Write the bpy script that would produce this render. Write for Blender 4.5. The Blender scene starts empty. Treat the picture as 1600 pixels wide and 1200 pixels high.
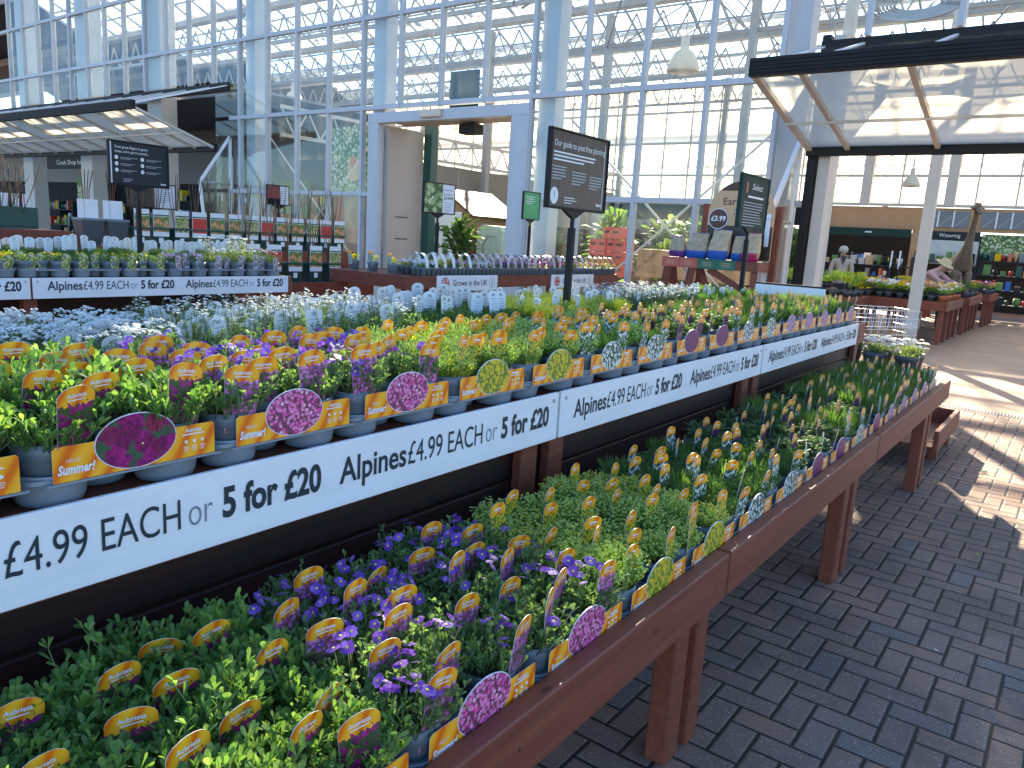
import bpy, math, random
from mathutils import Vector, Matrix, Euler
from math import radians as rad, sin, cos, pi

# ------------------------------------------------------------------ camera, sky, sun, exposure
S = bpy.context.scene
COL = S.collection
cam_d = bpy.data.cameras.new('camera'); cam = bpy.data.objects.new('camera', cam_d); COL.objects.link(cam)
cam.matrix_world = Matrix(((0.79704713, -0.16088607, 0.58209238, 0), (0.60109223, 0.11822588, -0.79038647, 0),
                           (0.05834378, 0.97986648, 0.19093896, 1.54), (0, 0, 0, 1)))
cam_d.sensor_width = 36; cam_d.lens = 36 * 1190 / 1600; cam_d.clip_end = 2000; cam_d.clip_start = .02
S.camera = cam
SUN_EL, SUN_ROT = rad(26), rad(-27)
W = bpy.data.worlds.new('World'); S.world = W; W.use_nodes = True
nt = W.node_tree; sky = nt.nodes.new('ShaderNodeTexSky'); sky.sky_type = 'NISHITA'; sky.sun_disc = False
sky.sun_elevation = SUN_EL; sky.sun_rotation = SUN_ROT; sky.air_density = 1.0; sky.dust_density = .3; sky.ozone_density = 5
nt.links.new(sky.outputs[0], nt.nodes['Background'].inputs[0]); nt.nodes['Background'].inputs[1].default_value = 0.074
sd = bpy.data.lights.new('sun', 'SUN'); sd.energy = 5; sd.angle = rad(.6); sd.color = (1, .83, .62)
sun = bpy.data.objects.new('sun', sd); COL.objects.link(sun)
sun.rotation_euler = Vector((sin(SUN_ROT) * cos(SUN_EL), cos(SUN_ROT) * cos(SUN_EL), sin(SUN_EL))).to_track_quat('Z', 'Y').to_euler()
S.view_settings.view_transform = 'Standard'; S.view_settings.look = 'None'; S.view_settings.exposure = 2.5
S.cycles.transparent_max_bounces = 24; S.cycles.max_bounces = 8; S.cycles.diffuse_bounces = 3; S.cycles.transmission_bounces = 6
S.cycles.use_denoising = True; S.cycles.sample_clamp_indirect = 6

# ------------------------------------------------------------------ materials
class N:
    def __init__(s, name):
        s.m = bpy.data.materials.new(name); s.m.use_nodes = True; s.t = s.m.node_tree; s.t.nodes.clear()
        s.out = s.n('OutputMaterial')
    def n(s, typ, **kw):
        x = s.t.nodes.new('ShaderNode' + typ)
        for k, v in kw.items(): setattr(x, k, v)
        return x
    def set(s, sock, v):
        if isinstance(v, bpy.types.NodeSocket): s.t.links.new(v, sock)
        elif v is not None:
            if isinstance(v, (tuple, list)) and len(v) == 3 and sock.type == 'RGBA': v = (*v, 1)
            sock.default_value = v
    def math(s, op, a, b=None, c=None):
        x = s.n('Math', operation=op); s.set(x.inputs[0], a); s.set(x.inputs[1], b)
        if c is not None: s.set(x.inputs[2], c)
        return x.outputs[0]
    def mix(s, f, a, b, typ='MIX'):
        x = s.n('MixRGB', blend_type=typ); s.set(x.inputs[0], f); s.set(x.inputs[1], a); s.set(x.inputs[2], b); return x.outputs[0]
    def noise(s, vec, scale, detail=3, rough=.55):
        x = s.n('TexNoise'); s.set(x.inputs['Vector'], vec); x.inputs['Scale'].default_value = scale
        x.inputs['Detail'].default_value = detail; x.inputs['Roughness'].default_value = rough; return x.outputs[0]
    def ramp(s, f, *stops, interp='LINEAR'):
        x = s.n('ValToRGB'); s.set(x.inputs[0], f); r = x.color_ramp; r.interpolation = interp
        while len(r.elements) < len(stops): r.elements.new(.5)
        for e, (p, c) in zip(r.elements, stops): e.position = p; e.color = (*c, 1) if len(c) == 3 else c
        return x.outputs[0]
    def scale(s, vec, sc):
        x = s.n('Mapping'); s.set(x.inputs[0], vec); x.inputs['Scale'].default_value = sc; return x.outputs[0]
    def obj(s): return s.n('TexCoord').outputs['Object']
    def rnd(s): return s.n('ObjectInfo').outputs['Random']
    def island(s): return s.n('NewGeometry').outputs['Random Per Island']
    def pbsdf(s, col, rough=.5, spec=.5, metal=0, normal=None):
        b = s.n('BsdfPrincipled'); s.set(b.inputs['Base Color'], col); s.set(b.inputs['Roughness'], rough)
        b.inputs['Specular IOR Level'].default_value = spec; b.inputs['Metallic'].default_value = metal
        if normal is not None: s.set(b.inputs['Normal'], normal)
        return b.outputs[0]
    def bump(s, h, st=.3, d=.01):
        b = s.n('Bump'); s.set(b.inputs['Height'], h); b.inputs['Strength'].default_value = st; b.inputs['Distance'].default_value = d; return b.outputs[0]
    def fin(s, sh): s.t.links.new(sh, s.out.inputs[0]); return s.m
    def mixs(s, f, a, b):
        x = s.n('MixShader'); s.set(x.inputs[0], f); s.t.links.new(a, x.inputs[1]); s.t.links.new(b, x.inputs[2]); return x.outputs[0]

def plain(name, col, rough=.5, spec=.5, metal=0, var=.12, vs=8, stretch=(1, 1, 1), bump=0):
    m = N(name); v = m.scale(m.obj(), stretch); nz = m.noise(v, vs, 4)
    f = m.math('ADD', m.math('MULTIPLY', m.math('SUBTRACT', nz, .5), var * 4), m.math('MULTIPLY', m.math('SUBTRACT', m.rnd(), .5), var))
    c = m.mix(1, col, m.ramp(m.math('ADD', f, .5), (0, (.55,) * 3), (1, (1.45,) * 3)), 'MULTIPLY')
    return m.fin(m.pbsdf(c, rough, spec, metal, m.bump(nz, bump, .004) if bump else None))

def wood(name, col, dark, vs=6, stretch=(6, .35, 6), rough=.55, bump=.25, knots=True):
    m = N(name); o = m.obj(); wn = m.n('VectorMath', operation='ADD'); m.set(wn.inputs[0], o)
    cx = m.n('CombineXYZ'); r = m.math('MULTIPLY', m.rnd(), 37); m.set(cx.inputs[0], r); m.set(cx.inputs[1], r); m.set(wn.inputs[1], cx.outputs[0])
    v = m.scale(wn.outputs[0], stretch); nz = m.noise(v, vs, 6, .6)
    c = m.mix(m.ramp(nz, (.35, (0,) * 3), (.68, (1,) * 3)), col, dark)
    if knots:
        vo = m.n('TexVoronoi'); m.set(vo.inputs['Vector'], m.scale(wn.outputs[0], (7, 2.6, 7))); vo.inputs['Scale'].default_value = 1
        c = m.mix(m.ramp(vo.outputs['Distance'], (.035, (.8,) * 3), (.06, (0,) * 3)), c, tuple(x * .35 for x in dark))
    c = m.mix(m.math('MULTIPLY', m.rnd(), .25), c, dark)
    return m.fin(m.pbsdf(c, rough, .35, 0, m.bump(nz, bump, .003)))

def leafmat(name, c1, c2, c3, trans=.45, rough=.58):
    m = N(name); i = m.island(); c = m.ramp(i, (0, c1), (.5, c2), (1, c3))
    c = m.mix(m.math('MULTIPLY', m.rnd(), .35), c, c2)
    tr = m.n('BsdfTranslucent'); m.set(tr.inputs[0], m.mix(1, c, (1.9, 1.75, .75), 'MULTIPLY'))
    return m.fin(m.mixs(trans, m.pbsdf(c, rough, .22), tr.outputs[0]))

def petalmat(name, c1, c2, trans=.3):
    m = N(name); c = m.mix(m.island(), c1, c2)
    tr = m.n('BsdfTranslucent'); m.set(tr.inputs[0], c)
    return m.fin(m.mixs(trans, m.pbsdf(c, .55, .2), tr.outputs[0]))

ORA, ORB, ORC = (.92, .35, .010), (.80, .15, .006), (.98, .46, .025)
def orange(m, o):
    w = m.n('TexWave'); w.bands_direction = 'DIAGONAL'; m.set(w.inputs['Vector'], m.scale(o, (1, 1, -.55)))
    w.inputs['Scale'].default_value = 14; w.inputs['Distortion'].default_value = 3; w.inputs['Detail'].default_value = 1; w.inputs['Detail Scale'].default_value = .6
    return m.ramp(w.outputs[0], (0, ORB), (.4, ORA), (1, ORC))
def flowers(m, o, pets, bg, scale, size=.62, eye=(.9, .8, .45), eyesize=.12):
    vo = m.n('TexVoronoi'); sh = m.n('VectorMath', operation='ADD'); m.set(sh.inputs[0], o); m.set(sh.inputs[1], (3.3, 1.7, .4))
    m.set(vo.inputs['Vector'], sh.outputs[0]); vo.inputs['Scale'].default_value = scale
    sp = m.n('SeparateColor'); m.set(sp.inputs[0], vo.outputs['Color'])
    pc = m.ramp(sp.outputs[0], *[(i / max(1, len(pets) - 1), p) for i, p in enumerate(pets)])
    pc = m.mix(1, pc, m.ramp(m.noise(o, scale * 4, 3), (.3, (.45,) * 3), (.7, (1.6,) * 3)), 'MULTIPLY')
    d = m.math('ADD', vo.outputs['Distance'], m.math('MULTIPLY', m.math('SUBTRACT', m.noise(o, scale * 3.5, 2), .5), .5))
    c = m.mix(m.ramp(d, (size * .8, (0,) * 3), (size, (1,) * 3)), pc, m.mix(m.noise(o, scale * 2.3, 2), bg, tuple(x * 2.6 for x in bg)))
    return m.mix(m.ramp(vo.outputs['Distance'], (eyesize * .7, (1,) * 3), (eyesize, (0,) * 3)), c, eye)
def photomat(name, pets, bg, scale, size=.62, eye=(.9, .8, .45), orangeabove=None, rough=.35, eyesize=.12):
    m = N(name); o = m.obj(); c = flowers(m, o, pets, bg, scale, size, eye, eyesize)
    if orangeabove is not None:
        sp = m.n('SeparateXYZ'); m.set(sp.inputs[0], o)
        z = m.math('ADD', sp.outputs[2], m.math('MULTIPLY', m.math('SUBTRACT', m.noise(o, 95, 1), .5), .03))
        c = m.mix(m.math('GREATER_THAN', z, orangeabove), c, orange(m, o))
    return m.fin(m.pbsdf(c, rough, .4))

MT = {}
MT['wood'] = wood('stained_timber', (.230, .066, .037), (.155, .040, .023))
MT['woodshade'] = wood('stained_timber_shade', (.045, .015, .011), (.02, .008, .007), knots=False)  # darker copy of the bench stain, shade painted into the recessed parts
MT['woodpale'] = wood('pale_board', (.50, .27, .12), (.36, .17, .07), stretch=(1.2, 1.2, .2))
MT['shedroof'] = wood('shed_roof_boards', (.075, .042, .02), (.05, .027, .013))
MT['walltan'] = plain('shop_wall_panel', (.22, .20, .175), .6, var=.06, vs=1.5, stretch=(1, 1, .2))
MT['pine'] = wood('pine', (.50, .32, .18), (.36, .20, .10))
MT['white'] = plain('white_paint', (.78, .80, .83), .35, var=.04)
MT['offwhite'] = plain('off_white_panel', (.52, .49, .44), .5, var=.05, vs=2)
def boardmat():
    m = N('white_sign_board'); o = m.obj(); c = m.mix(m.ramp(m.noise(m.scale(o, (1, 1.2, 7)), 3, 5, .65), (.40, (0,) * 3), (.75, (.35,) * 3)), (.80, .82, .84), (.60, .61, .61))
    c = m.mix(m.ramp(m.noise(o, 34, 3, .7), (.68, (0,) * 3), (.76, (.45,) * 3)), c, (.42, .40, .38))
    return m.fin(m.pbsdf(c, m.ramp(m.noise(o, 9, 4), (.3, (.28,) * 3), (.7, (.5,) * 3)), .4))
MT['board'] = boardmat()
MT['ink'] = plain('dark_ink', (.012, .03, .042), .5, var=0)
MT['inkgrey'] = plain('grey_ink', (.17, .21, .25), .5, var=0)
MT['black'] = plain('black_paint', (.012, .012, .014), .55, .25, var=.1)
MT['dkgrey'] = plain('dark_grey_board', (.026, .031, .037), .6, .2, var=.15)
MT['dkgreen'] = plain('dark_green_board', (.012, .036, .032), .6, .2, var=.15)
MT['pot'] = plain('grey_plastic', (.155, .185, .215), .42, var=.12, vs=20)
MT['potlight'] = plain('tray_plastic', (.235, .275, .32), .42, var=.10, vs=14)
MT['potdark'] = plain('dark_pot_plastic', (.06, .075, .09), .45, var=.1)
MT['soil'] = plain('compost', (.030, .019, .012), .95, var=.35, vs=120, bump=1)
MT['terracotta'] = plain('terracotta_plastic', (.48, .13, .05), .5)
MT['tagwhite'] = plain('tag_white', (.72, .76, .78), .4, var=.03)
MT['greyprint'] = plain('grey_print', (.33, .37, .40), .5, var=.05)
MT['orangecard'] = (lambda m: m.fin(m.pbsdf(orange(m, m.obj()), .35, .4)))(N('orange_card'))
MT['green_lid'] = plain('green_plastic', (.010, .065, .052), .4)
MT['steel'] = plain('galvanised_steel', (.42, .44, .46), .4, metal=.6)
MT['chrome'] = plain('trolley_wire', (.62, .63, .64), .3, metal=.75, var=.05)
MT['beige'] = plain('beige_panel', (.38, .345, .30), .55, var=.06, vs=1.5, stretch=(1, 1, .2))
MT['concrete'] = plain('hall_floor_concrete', (.27, .185, .135), .55, var=.16, vs=1.6)
MT['bronze'] = plain('bronze', (.15, .11, .08), .45, metal=.3, var=.5, vs=16, bump=1)
MT['skin'] = plain('skin', (.50, .30, .22), .5, var=.05)
MT['red'] = plain('red_plastic', (.55, .03, .025), .4)
MT['redposter'] = plain('red_poster', (.45, .075, .055), .5, var=.25, vs=5)
MT['lampshade'] = plain('lamp_shade_cream', (.62, .55, .42), .4, var=.05)
MT['pictgreen'] = photomat('garden_photo', [(.20, .32, .10), (.42, .50, .25), (.7, .7, .55)], (.03, .07, .02), 14, .55)
MT['pictdark'] = plain('dark_photo', (.05, .035, .025), .45, var=.5, vs=9, stretch=(3, 3, 1))
MT['pictberry'] = photomat('berry_photo', [(.5, .02, .03), (.3, .01, .03), (.6, .08, .08)], (.02, .03, .02), 60, .55)
MT['teal'] = plain('teal_notice', (.02, .35, .33), .5)
MT['greenposter'] = plain('green_poster', (.09, .42, .17), .5, var=.25, vs=4)
MT['tee'] = plain('green_print', (.10, .22, .06), .6, var=.2)
MT['card_red'] = plain('card_red', (.55, .04, .03), .5)
MT['apple'] = photomat('fruit_photo', [(.55, .05, .03), (.65, .25, .12), (.35, .45, .12)], (.04, .12, .03), 24, .6)
MT['jacket'] = plain('pale_jacket', (.52, .43, .36), .8, var=.1, vs=30, bump=.5)
MT['trouser'] = plain('dark_trousers', (.05, .055, .07), .8)
MT['hair'] = plain('grey_hair', (.55, .50, .44), .8)
MT['pinktop'] = plain('pink_top', (.55, .33, .33), .8)
MT['straw'] = plain('straw_hat', (.55, .44, .26), .8, vs=60)
MT['bagfilm'] = plain('seed_bag_film', (.45, .33, .20), .3, var=.35, vs=26)
MT['purple'] = plain('purple_print', (.13, .03, .20), .35)
MT['blue'] = plain('blue_print', (.02, .10, .40), .35)
MT['crimson'] = plain('crimson_print', (.35, .02, .09), .35)
MT['flagblue'] = plain('flag_blue', (.012, .03, .16), .5)
MT['dkshop'] = plain('shop_dark', (.016, .017, .02), .7, .15, var=.3, vs=3)
MT['brick_red_card'] = plain('coral_card', (.48, .10, .075), .45)
MT['bottle_card'] = plain('bottle_green_card', (.02, .13, .075), .45)
MT['tan'] = plain('kraft_card', (.58, .37, .20), .5, var=.1)
MT['brown'] = plain('brown_print', (.085, .025, .018), .45)
MT['sleeve'] = plain('fleece_cover', (.52, .62, .50), .7, var=.2)

def glass(name, tint, refl=.5, dirt=.10, base=.01, dif=.3):
    m = N(name); t = m.n('BsdfTransparent'); m.set(t.inputs[0], tint)
    g = m.n('BsdfGlossy'); g.inputs['Roughness'].default_value = .03; m.set(g.inputs[0], (.9, .95, 1))
    lw = m.n('LayerWeight'); lw.inputs[0].default_value = .35
    a = m.mixs(m.math('MULTIPLY_ADD', lw.outputs[1], refl, base), t.outputs[0], g.outputs[0])
    d = m.n('BsdfTranslucent'); m.set(d.inputs[0], (.75, .76, .72)); dd = m.n('BsdfDiffuse'); m.set(dd.inputs[0], (.6, .62, .62))
    nz = m.noise(m.scale(m.obj(), (1, 1, .12)), 4, 5, .65)
    return m.fin(m.mixs(m.math('MULTIPLY', m.ramp(nz, (.35, (0,) * 3), (.75, (1,) * 3)), dirt), a, m.mixs(dif, d.outputs[0], dd.outputs[0])))
MT['glass'] = glass('facade_glass', (.92, .96, .96), .16, .03)
MT['roofglass'] = glass('roof_glass', (.93, .95, .92), .05, .75, 0, 0)
MT['roofclear'] = glass('clear_roof_glass', (.95, .96, .94), .05, .15, 0, 0)
MT['frame'] = plain('facade_frame_paint', (.46, .485, .51), .4, var=.08, vs=3, stretch=(1, 1, .15))
MT['galv'] = plain('roof_steel', (.33, .33, .32), .55, var=.1)
MT['pane'] = glass('canopy_glass', (.86, .88, .84), .25, .2)
def polycarb(name, warm, tr=.45):
    m = N(name); t = m.n('BsdfTransparent'); m.set(t.inputs[0], (.80, .80, .76))
    d = m.n('BsdfTranslucent'); m.set(d.inputs[0], warm); g = m.n('BsdfGlossy'); g.inputs['Roughness'].default_value = .12
    nz = m.noise(m.scale(m.obj(), (1, 1.5, 1.5)), 1.6, 5)
    return m.fin(m.mixs(.07, m.mixs(m.math('MULTIPLY_ADD', nz, .12, tr), t.outputs[0], d.outputs[0]), g.outputs[0]))
MT['poly'] = polycarb('polycarbonate', (.70, .62, .52), .84)
MT['opal'] = polycarb('opal_sheet', (.90, .85, .76), .62)

def herringbone():
    m = N('block_paving'); o = m.obj(); s = m.n('SeparateXYZ'); m.set(s.inputs[0], o)
    x = m.math('MULTIPLY', m.math('ADD', s.outputs[0], .2185), 10); y = m.math('MULTIPLY', m.math('SUBTRACT', s.outputs[1], 3.31), 10)
    i, j = m.math('FLOOR', x), m.math('FLOOR', y); fx, fy = m.math('SUBTRACT', x, i), m.math('SUBTRACT', y, j)
    k = m.math('FLOORED_MODULO', m.math('ADD', i, m.math('ADD', j, 1)), 4)   # 0 V low, 1 V up, 2 H left, 3 H right
    def eq(n): return m.math('COMPARE', k, n, .1)
    V = m.math('LESS_THAN', k, 1.5); H = m.math('SUBTRACT', 1, V); BIG = 9
    def gate(d, c): return m.math('MULTIPLY_ADD', m.math('SUBTRACT', 1, c), BIG, d)
    L, Rr, B, T = fx, m.math('SUBTRACT', 1, fx), fy, m.math('SUBTRACT', 1, fy)
    d = gate(L, m.math('MAXIMUM', V, eq(2)))
    for a, c in ((Rr, m.math('MAXIMUM', V, eq(3))), (B, m.math('MAXIMUM', H, eq(0))), (T, m.math('MAXIMUM', H, eq(1)))):
        d = m.math('MINIMUM', d, gate(a, c))
    d = m.math('ADD', d, m.math('MULTIPLY', m.math('SUBTRACT', m.noise(o, 60, 2), .5), .05))
    bi = m.math('SUBTRACT', i, eq(3)); bj = m.math('SUBTRACT', j, eq(1))
    cv = m.n('CombineXYZ'); m.set(cv.inputs[0], bi); m.set(cv.inputs[1], bj)
    wn = m.n('TexWhiteNoise'); wn.noise_dimensions = '2D'; m.set(wn.inputs['Vector'], cv.outputs[0])
    base = m.ramp(wn.outputs[0], (0, (0.248, 0.147, 0.109)), (.25, (0.330, 0.195, 0.136)), (.5, (0.283, 0.177, 0.130)), (.75, (0.366, 0.195, 0.124)), (.9, (0.295, 0.195, 0.147)), (.93, (0.212, 0.168, 0.142)))
    sp = m.noise(o, 130, 3, .8); base = m.mix(m.ramp(sp, (.60, (0,) * 3), (.70, (.9,) * 3)), base, (.62, .56, .52))
    base = m.mix(m.ramp(m.noise(o, 1.1, 5, .65), (.42, (.55,) * 3), (.6, (0,) * 3)), base, (.07, .055, .05))
    base = m.mix(m.ramp(sp, (.30, (.8,) * 3), (.45, (0,) * 3)), base, (.03, .025, .025))
    base = m.mix(m.math('MULTIPLY', m.noise(o, 2.2, 4), .35), base, (.24, .18, .15))
    vo = m.n('TexVoronoi'); m.set(vo.inputs['Vector'], o); vo.inputs['Scale'].default_value = 75
    base = m.mix(m.ramp(vo.outputs['Distance'], (.10, (.85,) * 3), (.17, (0,) * 3)), base, (.70, .66, .62))
    jt = m.ramp(d, (.035, (0,) * 3), (.080, (1,) * 3))
    c = m.mix(jt, (.022, .018, .016), base)
    h = m.math('ADD', m.ramp(d, (.02, (0,) * 3), (.11, (1,) * 3)), m.math('MULTIPLY', sp, .22))
    return m.fin(m.pbsdf(c, .72, .35, 0, m.bump(h, .8, .006)))
MT['paving'] = herringbone()

# foliage + petals
MT['lf_aub'] = leafmat('aubrieta_leaf', (0.083, 0.171, 0.071), (0.136, 0.242, 0.100), (0.218, 0.325, 0.153))
MT['lf_red'] = leafmat('young_aubrieta_leaf', (0.088, 0.201, 0.057), (0.147, 0.283, 0.083), (0.254, 0.384, 0.130))
MT['lf_draba'] = leafmat('draba_leaf', (0.136, 0.254, 0.059), (0.224, 0.366, 0.088), (0.354, 0.507, 0.136))
MT['lf_lime'] = leafmat('lime_leaf', (0.184, 0.276, 0.025), (0.310, 0.414, 0.034), (0.460, 0.529, 0.052))
MT['lf_grass'] = leafmat('grassy_leaf', (0.059, 0.142, 0.041), (0.106, 0.206, 0.059), (0.177, 0.283, 0.094))
MT['lf_dark'] = leafmat('dark_leaf', (0.041, 0.100, 0.047), (0.077, 0.147, 0.068), (0.124, 0.201, 0.094))
MT['lf_grey'] = leafmat('grey_green_leaf', (.07, .125, .055), (.12, .185, .085), (.18, .25, .12))
MT['stem'] = plain('plant_stem', (.14, .20, .06), .6)
MT['twig'] = plain('bare_twig', (.12, .075, .045), .8)
MT['p_purple'] = petalmat('purple_petal', (.15, .045, .40), (.36, .17, .70))
MT['p_eye'] = plain('flower_eye', (.75, .62, .10), .6, var=0)
MT['p_white'] = petalmat('white_petal', (.86, .88, .86), (.92, .93, .90))
MT['p_yellow'] = petalmat('yellow_petal', (.80, .52, .02), (.85, .68, .06))
MT['p_bud'] = petalmat('yellow_green_bud', (.42, .55, .12), (.66, .76, .24))
MT['p_pink'] = petalmat('pink_petal', (.55, .08, .25), (.75, .25, .45))
MT['p_lilac'] = petalmat('lilac_petal', (.45, .28, .60), (.62, .45, .72))
MT['p_red'] = petalmat('red_petal', (.45, .02, .02), (.60, .06, .04))
MT['p_peach'] = petalmat('peach_petal', (.75, .36, .18), (.80, .50, .32))

TH = .177   # tag height threshold where the orange band starts (pot coordinates)
MT['t_red'] = photomat('tag_crimson', [(.26, .010, .12), (.38, .02, .18), (.18, .008, .10)], (.03, .05, .02), 75, .60, orangeabove=TH)
MT['t_pur'] = photomat('tag_purple', [(.58, .06, .40), (.72, .25, .58), (.42, .04, .32)], (.10, .06, .05), 120, .58, (.8, .6, .75), TH)
MT['t_yel'] = photomat('tag_yellow', [(.72, .52, .02), (.60, .50, .03), (.80, .62, .05)], (.06, .10, .02), 105, .55, (.85, .7, .1), TH)
MT['t_whi'] = photomat('tag_white_flowers', [(.62, .68, .66), (.75, .78, .74)], (.02, .05, .025), 90, .52, (.7, .7, .4), TH)
MT['t_bur'] = photomat('tag_burgundy', [(.16, .012, .12), (.25, .02, .19)], (.03, .02, .03), 110, .58, (.6, .3, .4), TH)
MT['t_lil'] = photomat('tag_lilac', [(.42, .22, .42), (.55, .34, .52)], (.10, .06, .06), 110, .58, (.7, .5, .4), TH)
MT['o_red'] = photomat('oval_crimson', [(.20, .006, .09), (.32, .012, .15), (.15, .006, .09), (.26, .02, .05)], (.018, .06, .025), 36, .74, (.8, .75, .3), None, eyesize=.09)
MT['o_pur'] = photomat('oval_pink', [(.70, .03, .28), (.82, .26, .52), (.52, .012, .20), (.88, .52, .68)], (.10, .03, .05), 125, .62, (.85, .6, .75), None, eyesize=.10)
MT['o_yel'] = photomat('oval_yellow', [(.70, .52, .015), (.55, .45, .03), (.80, .62, .03)], (.08, .12, .02), 92, .60, (.85, .7, .1))
MT['o_whi'] = photomat('oval_white', [(.60, .68, .66), (.76, .80, .76)], (.02, .045, .02), 88, .54, (.7, .75, .4))
MT['o_bur'] = photomat('oval_burgundy', [(.17, .012, .12), (.26, .02, .18)], (.05, .02, .04), 100, .60, (.5, .2, .3))
MT['o_lil'] = photomat('oval_lilac', [(.40, .20, .42), (.55, .34, .55)], (.09, .05, .07), 90, .60, (.7, .5, .6))
MT['gen_tag'] = photomat('sleeve_tag', [(.55, .45, .15), (.35, .40, .12), (.70, .55, .35)], (.06, .10, .03), 60, .6, (.8, .7, .4))
MT['gen_tagp'] = photomat('sleeve_tag_pink', [(.5, .3, .5), (.62, .5, .65)], (.10, .12, .07), 60, .6, (.8, .7, .7))

# ------------------------------------------------------------------ mesh helpers
class MB:
    def __init__(s): s.v = []; s.f = []; s.mi = []; s.sm = []; s.mats = []
    def slot(s, m):
        m = MT[m] if isinstance(m, str) else m
        if m not in s.mats: s.mats.append(m)
        return s.mats.index(m)
    def add(s, vs, fs, m, smooth=False):
        b = len(s.v); s.v.extend(tuple(v) for v in vs); k = s.slot(m)
        for f in fs: s.f.append(tuple(b + i for i in f)); s.mi.append(k); s.sm.append(smooth)
        return s
    def box(s, a, b, m):
        x0, x1 = sorted((a[0], b[0])); y0, y1 = sorted((a[1], b[1])); z0, z1 = sorted((a[2], b[2]))
        return s.add([(x0, y0, z0), (x1, y0, z0), (x1, y1, z0), (x0, y1, z0), (x0, y0, z1), (x1, y0, z1), (x1, y1, z1), (x0, y1, z1)],
                     [(0, 3, 2, 1), (4, 5, 6, 7), (0, 1, 5, 4), (1, 2, 6, 5), (2, 3, 7, 6), (3, 0, 4, 7)], m)
    def bbox(s, a, b, m, e=.004):   # box with chamfered edges
        c = [(p + q) / 2 for p, q in zip(a, b)]; h = [abs(q - p) / 2 for p, q in zip(a, b)]; e = min(e, min(h) * .45)
        vs = []; ids = {}
        for sx in (-1, 1):
            for sy in (-1, 1):
                for sz in (-1, 1):
                    for ax in range(3):
                        p = [sx * (h[0] - (e if ax != 0 else 0)), sy * (h[1] - (e if ax != 1 else 0)), sz * (h[2] - (e if ax != 2 else 0))]
                        ids[(sx, sy, sz, ax)] = len(vs); vs.append([c[i] + p[i] for i in range(3)])
        fs = []
        for ax in range(3):
            u, w = [i for i in range(3) if i != ax]
            for sg in (-1, 1):
                q = []
                for (su, sw) in ((-1, -1), (1, -1), (1, 1), (-1, 1)):
                    k = [0, 0, 0]; k[ax] = sg; k[u] = su; k[w] = sw; q.append(ids[(*k, ax)])
                fs.append(q)
            for su in (-1, 1):      # edge chamfers along axis ax
                for sw in (-1, 1):
                    k0 = [0, 0, 0]; k0[ax] = -1; k0[u] = su; k0[w] = sw; k1 = list(k0); k1[ax] = 1
                    fs.append([ids[(*k0, u)], ids[(*k1, u)], ids[(*k1, w)], ids[(*k0, w)]])
        for sx in (-1, 1):
            for sy in (-1, 1):
                for sz in (-1, 1): fs.append([ids[(sx, sy, sz, i)] for i in range(3)])
        return s.add(vs, fs, m)
    def bar(s, p, q, w, h, m):    # rectangular bar from p to q
        p, q = Vector(p), Vector(q); d = (q - p).normalized(); u = d.cross(Vector((0, 0, 1)))
        if u.length < 1e-4: u = Vector((1, 0, 0))
        u.normalize(); n = u.cross(d); vs = []
        for c in (p, q):
            for a, b in ((-1, -1), (1, -1), (1, 1), (-1, 1)): vs.append(c + u * a * w / 2 + n * b * h / 2)
        return s.add(vs, [(0, 1, 2, 3), (7, 6, 5, 4), (0, 4, 5, 1), (1, 5, 6, 2), (2, 6, 7, 3), (3, 7, 4, 0)], m)
    def tube(s, pts, r, m, n=8, r1=None):
        pts = [Vector(p) for p in pts]; vs = []; fs = []
        for i, p in enumerate(pts):
            d = (pts[min(i + 1, len(pts) - 1)] - pts[max(i - 1, 0)]).normalized(); u = d.orthogonal().normalized(); w = d.cross(u)
            rr = r if r1 is None else r + (r1 - r) * i / (len(pts) - 1)
            for k in range(n): a = 2 * pi * k / n; vs.append(p + (u * cos(a) + w * sin(a)) * rr)
        for i in range(len(pts) - 1):
            for k in range(n): a, b = i * n + k, i * n + (k + 1) % n; fs.append((a, b, b + n, a + n))
        fs.append(tuple(range(n - 1, -1, -1))); fs.append(tuple(range((len(pts) - 1) * n, len(pts) * n)))
        return s.add(vs, fs, m, True)
    def lathe(s, prof, m, c=(0, 0, 0), n=24, cap0=True, cap1=True):
        vs = []; fs = []
        for r, z in prof:
            for k in range(n): a = 2 * pi * k / n; vs.append((c[0] + r * cos(a), c[1] + r * sin(a), c[2] + z))
        for i in range(len(prof) - 1):
            for k in range(n): a, b = i * n + k, i * n + (k + 1) % n; fs.append((a, b, b + n, a + n))
        if cap0: fs.append(tuple(range(n - 1, -1, -1)))
        if cap1: fs.append(tuple(range((len(prof) - 1) * n, len(prof) * n)))
        return s.add(vs, fs, m, True)
    def ext(s, outline, axis, a, b, m, mback=None):   # extrude 2D outline along axis between a and b
        n = len(outline)
        def P(u, w, t): return {0: (t, u, w), 1: (u, t, w), 2: (u, w, t)}[axis]
        s.add([P(u, w, b) for u, w in outline], [tuple(range(n))], m)
        s.add([P(u, w, a) for u, w in outline], [tuple(range(n))], mback or m)
        s.add([P(u, w, a) for u, w in outline] + [P(u, w, b) for u, w in outline], [(i, (i + 1) % n, n + (i + 1) % n, n + i) for i in range(n)], mback or m)
        return s
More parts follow.
